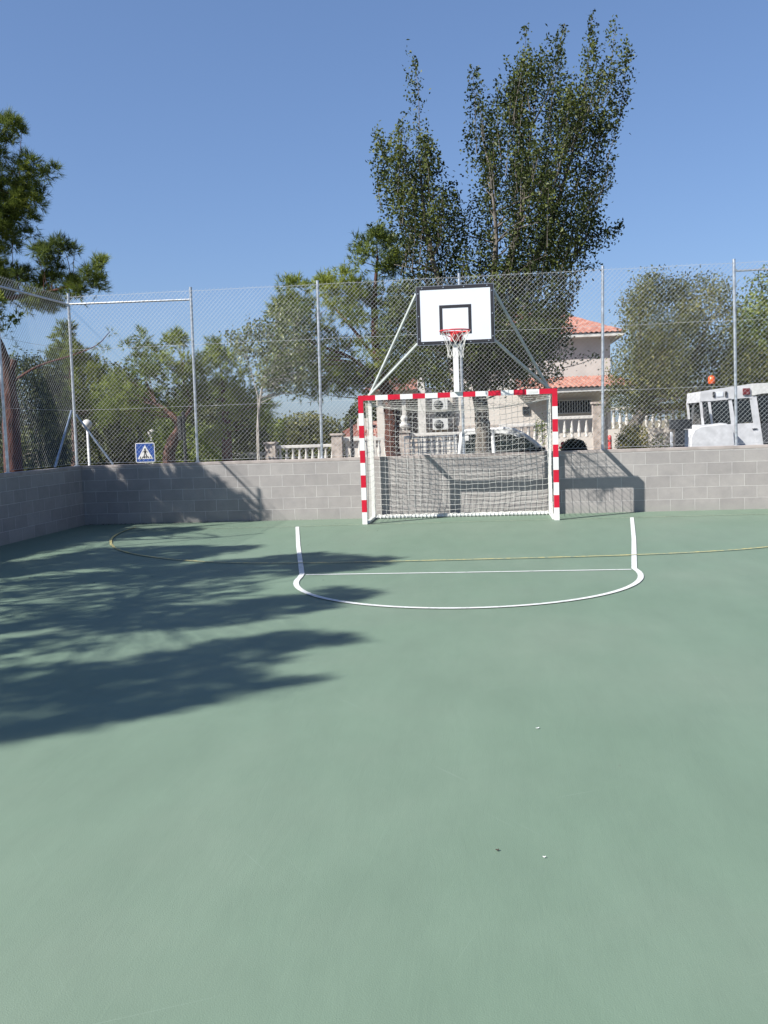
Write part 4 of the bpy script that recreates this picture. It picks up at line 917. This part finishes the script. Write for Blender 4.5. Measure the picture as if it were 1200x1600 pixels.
# local: x right, front face towards -x
ox = 6.9; L = lambda px, py, Y=10.: (at_y(px, py, Y)[0]-ox, Y-10.9, at_y(px, py, Y)[2]-zt2)
hood = [(-1.36, .55), (-1.34, 1.0), (-1.25, 1.19), (-1.08, 1.27), (-.50, 1.32), (-.38, 1.27), (-.24, 1.1), (-.2, .55)]
bm = bmesh.new()
vs0 = [bm.verts.new((x, -1.2, z)) for x, z in hood]; vs1 = [bm.verts.new((x, .4, z)) for x, z in hood]
bm.faces.new(vs0); bm.faces.new(vs1[::-1])
for i in range(len(hood)): bm.faces.new((vs0[i], vs1[i], vs1[(i+1) % 8], vs0[(i+1) % 8]))
bmesh.ops.recalc_face_normals(bm, faces=bm.faces); bmesh.ops.bevel(bm, geom=bm.edges[:], offset=.045, segments=3, affect='EDGES')
me = bpy.data.meshes.new('bonnet'); bm.to_mesh(me); bm.free()
link('bonnet', me, M['truck_white'], tk)
T(MB().box((-1.3, -.8, .3), (2.6, .75, .55)), 'chassis', M['dark_panel'])
ys = -.9
# cab shell: roof band with pillars, open windows between them
c0, c1, c2, c3, c4 = -1.03, -.88, -.36, .16, .62
roof_poly = [(-1.03, 1.86), (-1.01, 2.13), (-.3, 2.22), (.25, 2.27), (.25, 1.93), (-.36, 1.90)]
T(MB().prism(roof_poly, -.9, .8), 'cab_roof', M['truck_white'])
rear_roof = [(.253, 1.98), (.253, 2.28), (2.6, 2.30), (2.6, 2.05), (.5, 2.02)]
T(MB().prism(rear_roof, -.93, .83), 'rear_roof', M['grey_metal'] if False else M['frame_paint'])
for yy_ in (-.9, .76):
    mb = MB()
    mb.prism([(-1.04, 1.88), (-.98, 1.88), (-.92, 1.25), (-.98, 1.25)], yy_, yy_+.04)
    mb.prism([(-.84, 1.88), (-.77, 1.88), (-.70, 1.25), (-.75, 1.25)], yy_, yy_+.04)
    mb.prism([(-.33, 1.92), (-.25, 1.92), (-.12, 1.1), (-.24, 1.1)], yy_, yy_+.04)
    mb.prism([(.19, 1.95), (.36, 1.98), (.55, .6), (.38, .6)], yy_-.003, yy_+.043)
    T(mb, 'pillars', M['truck_white'])
    T(MB().prism([(-.98, 1.88), (-.84, 1.88), (-.75, 1.28), (-.92, 1.28)], yy_+.015, yy_+.022), 'side_window', M['truck_glass'])
    T(MB().prism([(-.77, 1.88), (-.33, 1.91), (-.24, 1.28), (-.70, 1.28)], yy_+.015, yy_+.022), 'side_window', M['truck_glass'])
    T(MB().prism([(-.25, 1.92), (.19, 1.95), (.28, 1.3), (-.13, 1.3)], yy_+.015, yy_+.022), 'side_window', M['truck_glass'])
    T(MB().prism([(.40, 1.98), (2.5, 2.02), (2.5, 1.3), (.50, 1.3)], yy_+.015, yy_+.022), 'side_window', M['truck_glass'])
    T(MB().prism([(-.12, .55), (-.12, 1.28), (.42, 1.29), (.45, .55)], yy_+.004, yy_+.035), 'door', M['grey_metal'] if False else M['truck_white'])
    T(MB().prism([(-.95, 1.0), (-.95, 1.26), (-.12, 1.28), (-.12, 1.0)], yy_+.004, yy_+.036), 'sill', M['truck_white'])
    T(MB().box((.5, yy_+.005, .5), (2.6, yy_+.035, 1.28)), 'rear_side', M['dark_panel'])
T(MB().box((-1.0, -.85, 1.0), (-.96, .75, 1.25)).box((2.56, -.85, .5), (2.6, .75, 2.0)), 'end_panels', M['truck_white'])
T(MB().box((-.93, -.80, 1.3), (-.91, .7, 1.86)), 'windscreen', M['truck_glass'])
T(MB().bbox((-.55, -.6, .6), (-.3, .6, 1.45), .05).bbox((.55, -.6, .6), (.75, .6, 1.5), .05).box((-.2, .70, .55), (2.5, .74, 1.28)), 'seat', M['interior'])
T(MB().bbox((-.98, -1.12, 1.45), (-.90, -1.0, 1.72), .02).tube([(-.94, -1.06, 1.45), (-.9, -.9, 1.35)], .012, 5), 'door_mirror', M['dark_panel'])
T(MB().bbox((.26, -.925, 1.12), (.38, -.9, 1.15), .006), 'door_handle', M['dark_panel'])
T(MB().box((-.36, -.906, 1.885), (.25, -.9005, 1.90)).box((-1.0, -.906, 1.865), (-.36, -.9005, 1.88)), 'rain_gutter', M['dark_panel'])
T(MB().bbox((-1.375, -1.05, .8), (-1.35, -.85, 1.0), .01), 'headlight', M['globe'])
T(MB().bbox((.02, -.945, 2.0), (.2, -.895, 2.17), .02), 'marker_light', M['maroon'])
for x in (-.72, -.42): T(MB().bbox((x, -.93, 1.97), (x+.06, -.895, 2.11), .015), 'roof_lamp', M['dark_panel'])
T(MB().bbox((-.62, -.915, 1.98), (-.46, -.9, 2.10), .005), 'roof_plate', M['board'])
for x in (-.7, 1.7):
    for y in (-.72, .62): wheel(tk, x, y, .38, .38)
bc = thing('warning_beacon', 'orange warning beacon on a thin pole above the old white truck', 'beacon', A3(1112, 640, 12.0))
b0 = A3(1112, 640, 12.0); bt = A3(1112, 600, 12.0)
def P_(o, b): o.matrix_parent_inverse = Matrix.Translation((-b[0], -b[1], -b[2])); return o
P_(MB().tube([(b0[0], b0[1], gz(b0[0], 12.0)), (b0[0], b0[1], bt[2])], .02, 6).build('pole', M['iron'], bc), b0)
P_(MB().lathe([(.07, 0), (.09, .02), (.1, .1), (.09, .18), (.04, .23)], c=(b0[0], b0[1], bt[2]), n=14).build('lens', M['orange'], bc), b0)
# dark T-shaped metal stand
tz_ = gz(5, 8); q0 = at_y(1046, 656, 8); q1 = at_y(1080, 668, 8)
ds = thing('metal_stand', 'dark T shaped metal stand left of the old white truck', 'stand', (5.0, 8, tz_))
MB().bbox((q0[0]-5., -.1, q1[2]-tz_-.03), (q1[0]-5., .1, q0[2]-tz_), .01).build('top_box', M['dark_panel'], ds)
MB().bbox((-.13, -.07, 0), (.08, .07, q1[2]-tz_-.032), .01).build('upright', M['dark_panel'], ds)
MB().bbox((.1, .1, .3), (.2, .16, 1.2), .01).bbox((-.22, .1, .3), (-.16, .14, 1.15), .01).build('white_panel', M['board'], ds)
# red bollard and small red hydrant
b0 = A3(953, 700, 3.2); bt = A3(953, 680, 3.2); rb_ = thing('bollard', 'slim red bollard right of the tall fence post', 'bollard', (b0[0], 3.2, gz(b0[0], 3.2)))
hz = bt[2]-gz(b0[0], 3.2)
MB().lathe([(.035, 0), (.035, hz-.04), (.03, hz-.01), (.012, hz)], n=14).build('post', M['red_paint'], rb_); MB().lathe([(.037, hz-.12), (.037, hz-.08)], n=14).build('band', M['maroon'], rb_)
b0 = A3(880, 700, 4.2); bt = A3(880, 690, 4.2); rb2 = thing('hydrant', 'low red hydrant half hidden behind the dark dome shrub', 'hydrant', (b0[0], 4.2, gz(b0[0], 4.2)))
hz = bt[2]-gz(b0[0], 4.2)
MB().lathe([(.04, 0), (.04, hz-.08), (.05, hz-.07), (.05, hz-.03), (.02, hz)], n=14).build('barrel', M['red_paint'], rb2); MB().tube([(-.08, 0, hz-.12), (.08, 0, hz-.12)], .025, 8).build('outlet', M['red_paint'], rb2)

# ------------------------------------------------------------------ crosswalk sign
sc_ = at_y(227, 707.3, 13.); SB = .60; zg = gz(sc_[0], 13.)
sg = thing('crosswalk_sign', 'square blue pedestrian crossing sign above the left part of the wall', 'sign', (sc_[0], 13., zg), rz=.05)
zz = sc_[2]-zg
def rrect(w_, h_, r, cz):
    out = []
    for cx_, cz_, a0 in ((w_/2-r, h_/2-r, 0), (-w_/2+r, h_/2-r, 90), (-w_/2+r, -h_/2+r, 180), (w_/2-r, -h_/2+r, 270)):
        for k in range(5): a = math.radians(a0+22.5*k); out.append((cx_+r*math.cos(a), cz+cz_+r*math.sin(a)))
    return out
MB().tube([(0, .04, 0), (0, .04, zz+.25)], .03, 8).build('post', M['galv'], sg)
pn = MB().prism(rrect(SB, SB, .05, zz), -.01, .01).build('plate', M['sign_white'], sg)
MB().prism(rrect(SB-.045, SB-.045, .035, zz), -.013, -.0105).build('blue_field', M['sign_blue'], pn)
MB().prism([(-.235, zz-.19), (.235, zz-.19), (0, zz+.235)], -.017, -.0135).build('white_triangle', M['sign_white'], pn)
mb = MB(); y0, y1 = -.021, -.0175       # walking figure on stripes
hx, hzz = .0, zz+.105
mb.prism([(hx+.03*math.cos(a), hzz+.03*math.sin(a)) for a in np.linspace(0, 2*PI, 13)[:-1]], y0, y1)
mb.prism([(-.03, zz+.07), (.03, zz+.07), (.035, zz-.02), (-.03, zz-.03)], y0, y1)
for q in ([(-.03, zz-.035), (0., zz-.028), (-.035, zz-.15), (-.07, zz-.15)], [(.0, zz-.028), (.034, zz-.025), (.075, zz-.14), (.045, zz-.15)], [(.032, zz+.068), (.038, zz+.04), (.085, zz-.01), (.075, zz+.02)], [(-.033, zz+.068), (-.038, zz+.04), (-.085, zz+.0), (-.075, zz+.03)]): mb.prism(q, y0-.0003, y1)
for k in range(6):
    x = -.18+k*.068; 
    if abs(x+.18) > -1: mb.prism([(x, zz-.172), (x+.028, zz-.172), (x+.028+(.022 if x < 0 else -.022), zz-.115), (x+(.022 if x < 0 else -.022), zz-.115)], y0+.0006, y1+.0002)
mb.build('pedestrian_symbol', M['sign_black'], pn)

# ------------------------------------------------------------------ globe lamps and poles
def globe_lamp(px, py, Y, r, label):
    c = at_y(px, py, Y); z0 = gz(c[0], Y); h_ = c[2]-z0
    t = thing('street_lamp', label, 'lamp', (c[0], Y, z0), group='globe lamps beyond the wall')
    MB().lathe([(.07, 0), (.07, .25), (.045, .3), (.035, h_-r*.9)], n=12).build('pole', M['lamp_pole'], t)
    MB().lathe([(.06, h_-r*1.02), (.075, h_-r*.85), (.05, h_-r*.8)], n=12).build('collar', M['lamp_pole'], t)
    MB().lathe([(r*math.sin(a), h_-r*math.cos(a)) for a in np.linspace(.25, PI-.02, 14)], n=20).build('globe', M['globe'], t)
globe_lamp(136, 663, 12.4, .148, 'nearer globe lamp on a pale pole beside the fence corner')
globe_lamp(236.5, 676, 13.8, .115, 'farther globe lamp just above the crosswalk sign')
def pole(name, label, cat, px, ptop, Y, r, mat, box=None):
    c = at_y(px, ptop, Y); z0 = gz(c[0], Y); t = thing(name, label, cat, (c[0], Y, z0))
    MB().tube([(0, 0, 0), (0, 0, c[2]-z0)], r, 8).build('pole', mat, t)
    if box is not None:
        zb0, zb1 = at_y(px, box[1], Y)[2]-z0, at_y(px, box[0], Y)[2]-z0
        MB().bbox((-.15, -.06, zb0), (-.047, .06, zb1), .015).build('cabinet', M['iron'], t)
pole('utility_pole', 'dark pole with a narrow cabinet beside the forked pine trunk', 'pole', 286, 643, 8., .045, M['iron'], (650, 688))
pole('utility_pole', 'dark short pole in front of the distant red roof', 'pole', 548.5, 655, 14., .05, M['iron'])
pole('utility_pole', 'thin white pole with a bent tip behind the low left balustrade', 'pole', 372, 688, 19., .03, M['white_plaster'])

# ------------------------------------------------------------------ litter on the court
def scrap(name, label, cat, px, py, sx, sy, mat, rz, curl=.002):
    c = ground(px, py); vs = []; fs = []; n = 5
    for j in range(n):
        for i in range(n):
            u, w_ = i/(n-1)-.5, j/(n-1)-.5; k = 1-.5*abs(u)*abs(w_)*4*.6
            vs.append((u*sx*k, w_*sy*k*(1-abs(u)*.8), .004+curl*(abs(u)*2)**2+.0008*math.sin(u*9+w_*7)))
    for j in range(n-1):
        for i in range(n-1): fs.append((j*n+i, j*n+i+1, (j+1)*n+i+1, (j+1)*n+i))
    me = bpy.data.meshes.new(name); me.from_pydata(vs, [], fs); me.update(); o = link(name, me, mat)
    md = o.modifiers.new('thick', 'SOLIDIFY'); md.thickness = .0015
    o.location = (c[0], c[1], .002); o.rotation_euler = (0, 0, rz); tag(o, label, cat); return o
scrap('dry_leaf', 'small dark dry leaf lying on the green floor', 'leaf', 777, 1330, .014, .011, M['leaf_litter'], .3)
scrap('paper_scrap', 'tiny white scrap nearest the camera on the green floor', 'litter', 850.5, 1341, .010, .007, M['paper'], 0)
scrap('paper_scrap', 'thin white scrap farther up the floor, above the dry leaf', 'litter', 840, 1139, .022, .010, M['paper'], .5)

# dry leaves blown against the foot of the wall: uncountable litter, one object
n = 420; lx = -6.7+RNG.gamma(1.3, 1.3, n); ly = 1.03-RNG.exponential(.05, n); m_ = lx < 6.6
l2 = np.stack([RNG.uniform(-6.7, -1, 130), RNG.uniform(-6, 1, 130), np.full(130, .006)], -1)
pts = np.concatenate([np.stack([lx, ly, RNG.uniform(.004, .012, n)], -1)[m_], l2])
q = leaves(pts, .028, .014); q[..., 2] = (q[..., 2]-pts[:, None, 2])*.25+pts[:, None, 2]+.004
tag(fast_mesh('leaf_litter', q, 4, M['leaf_litter']), 'dry brown leaf litter blown along the foot of the block wall', 'leaf litter', kind='stuff')
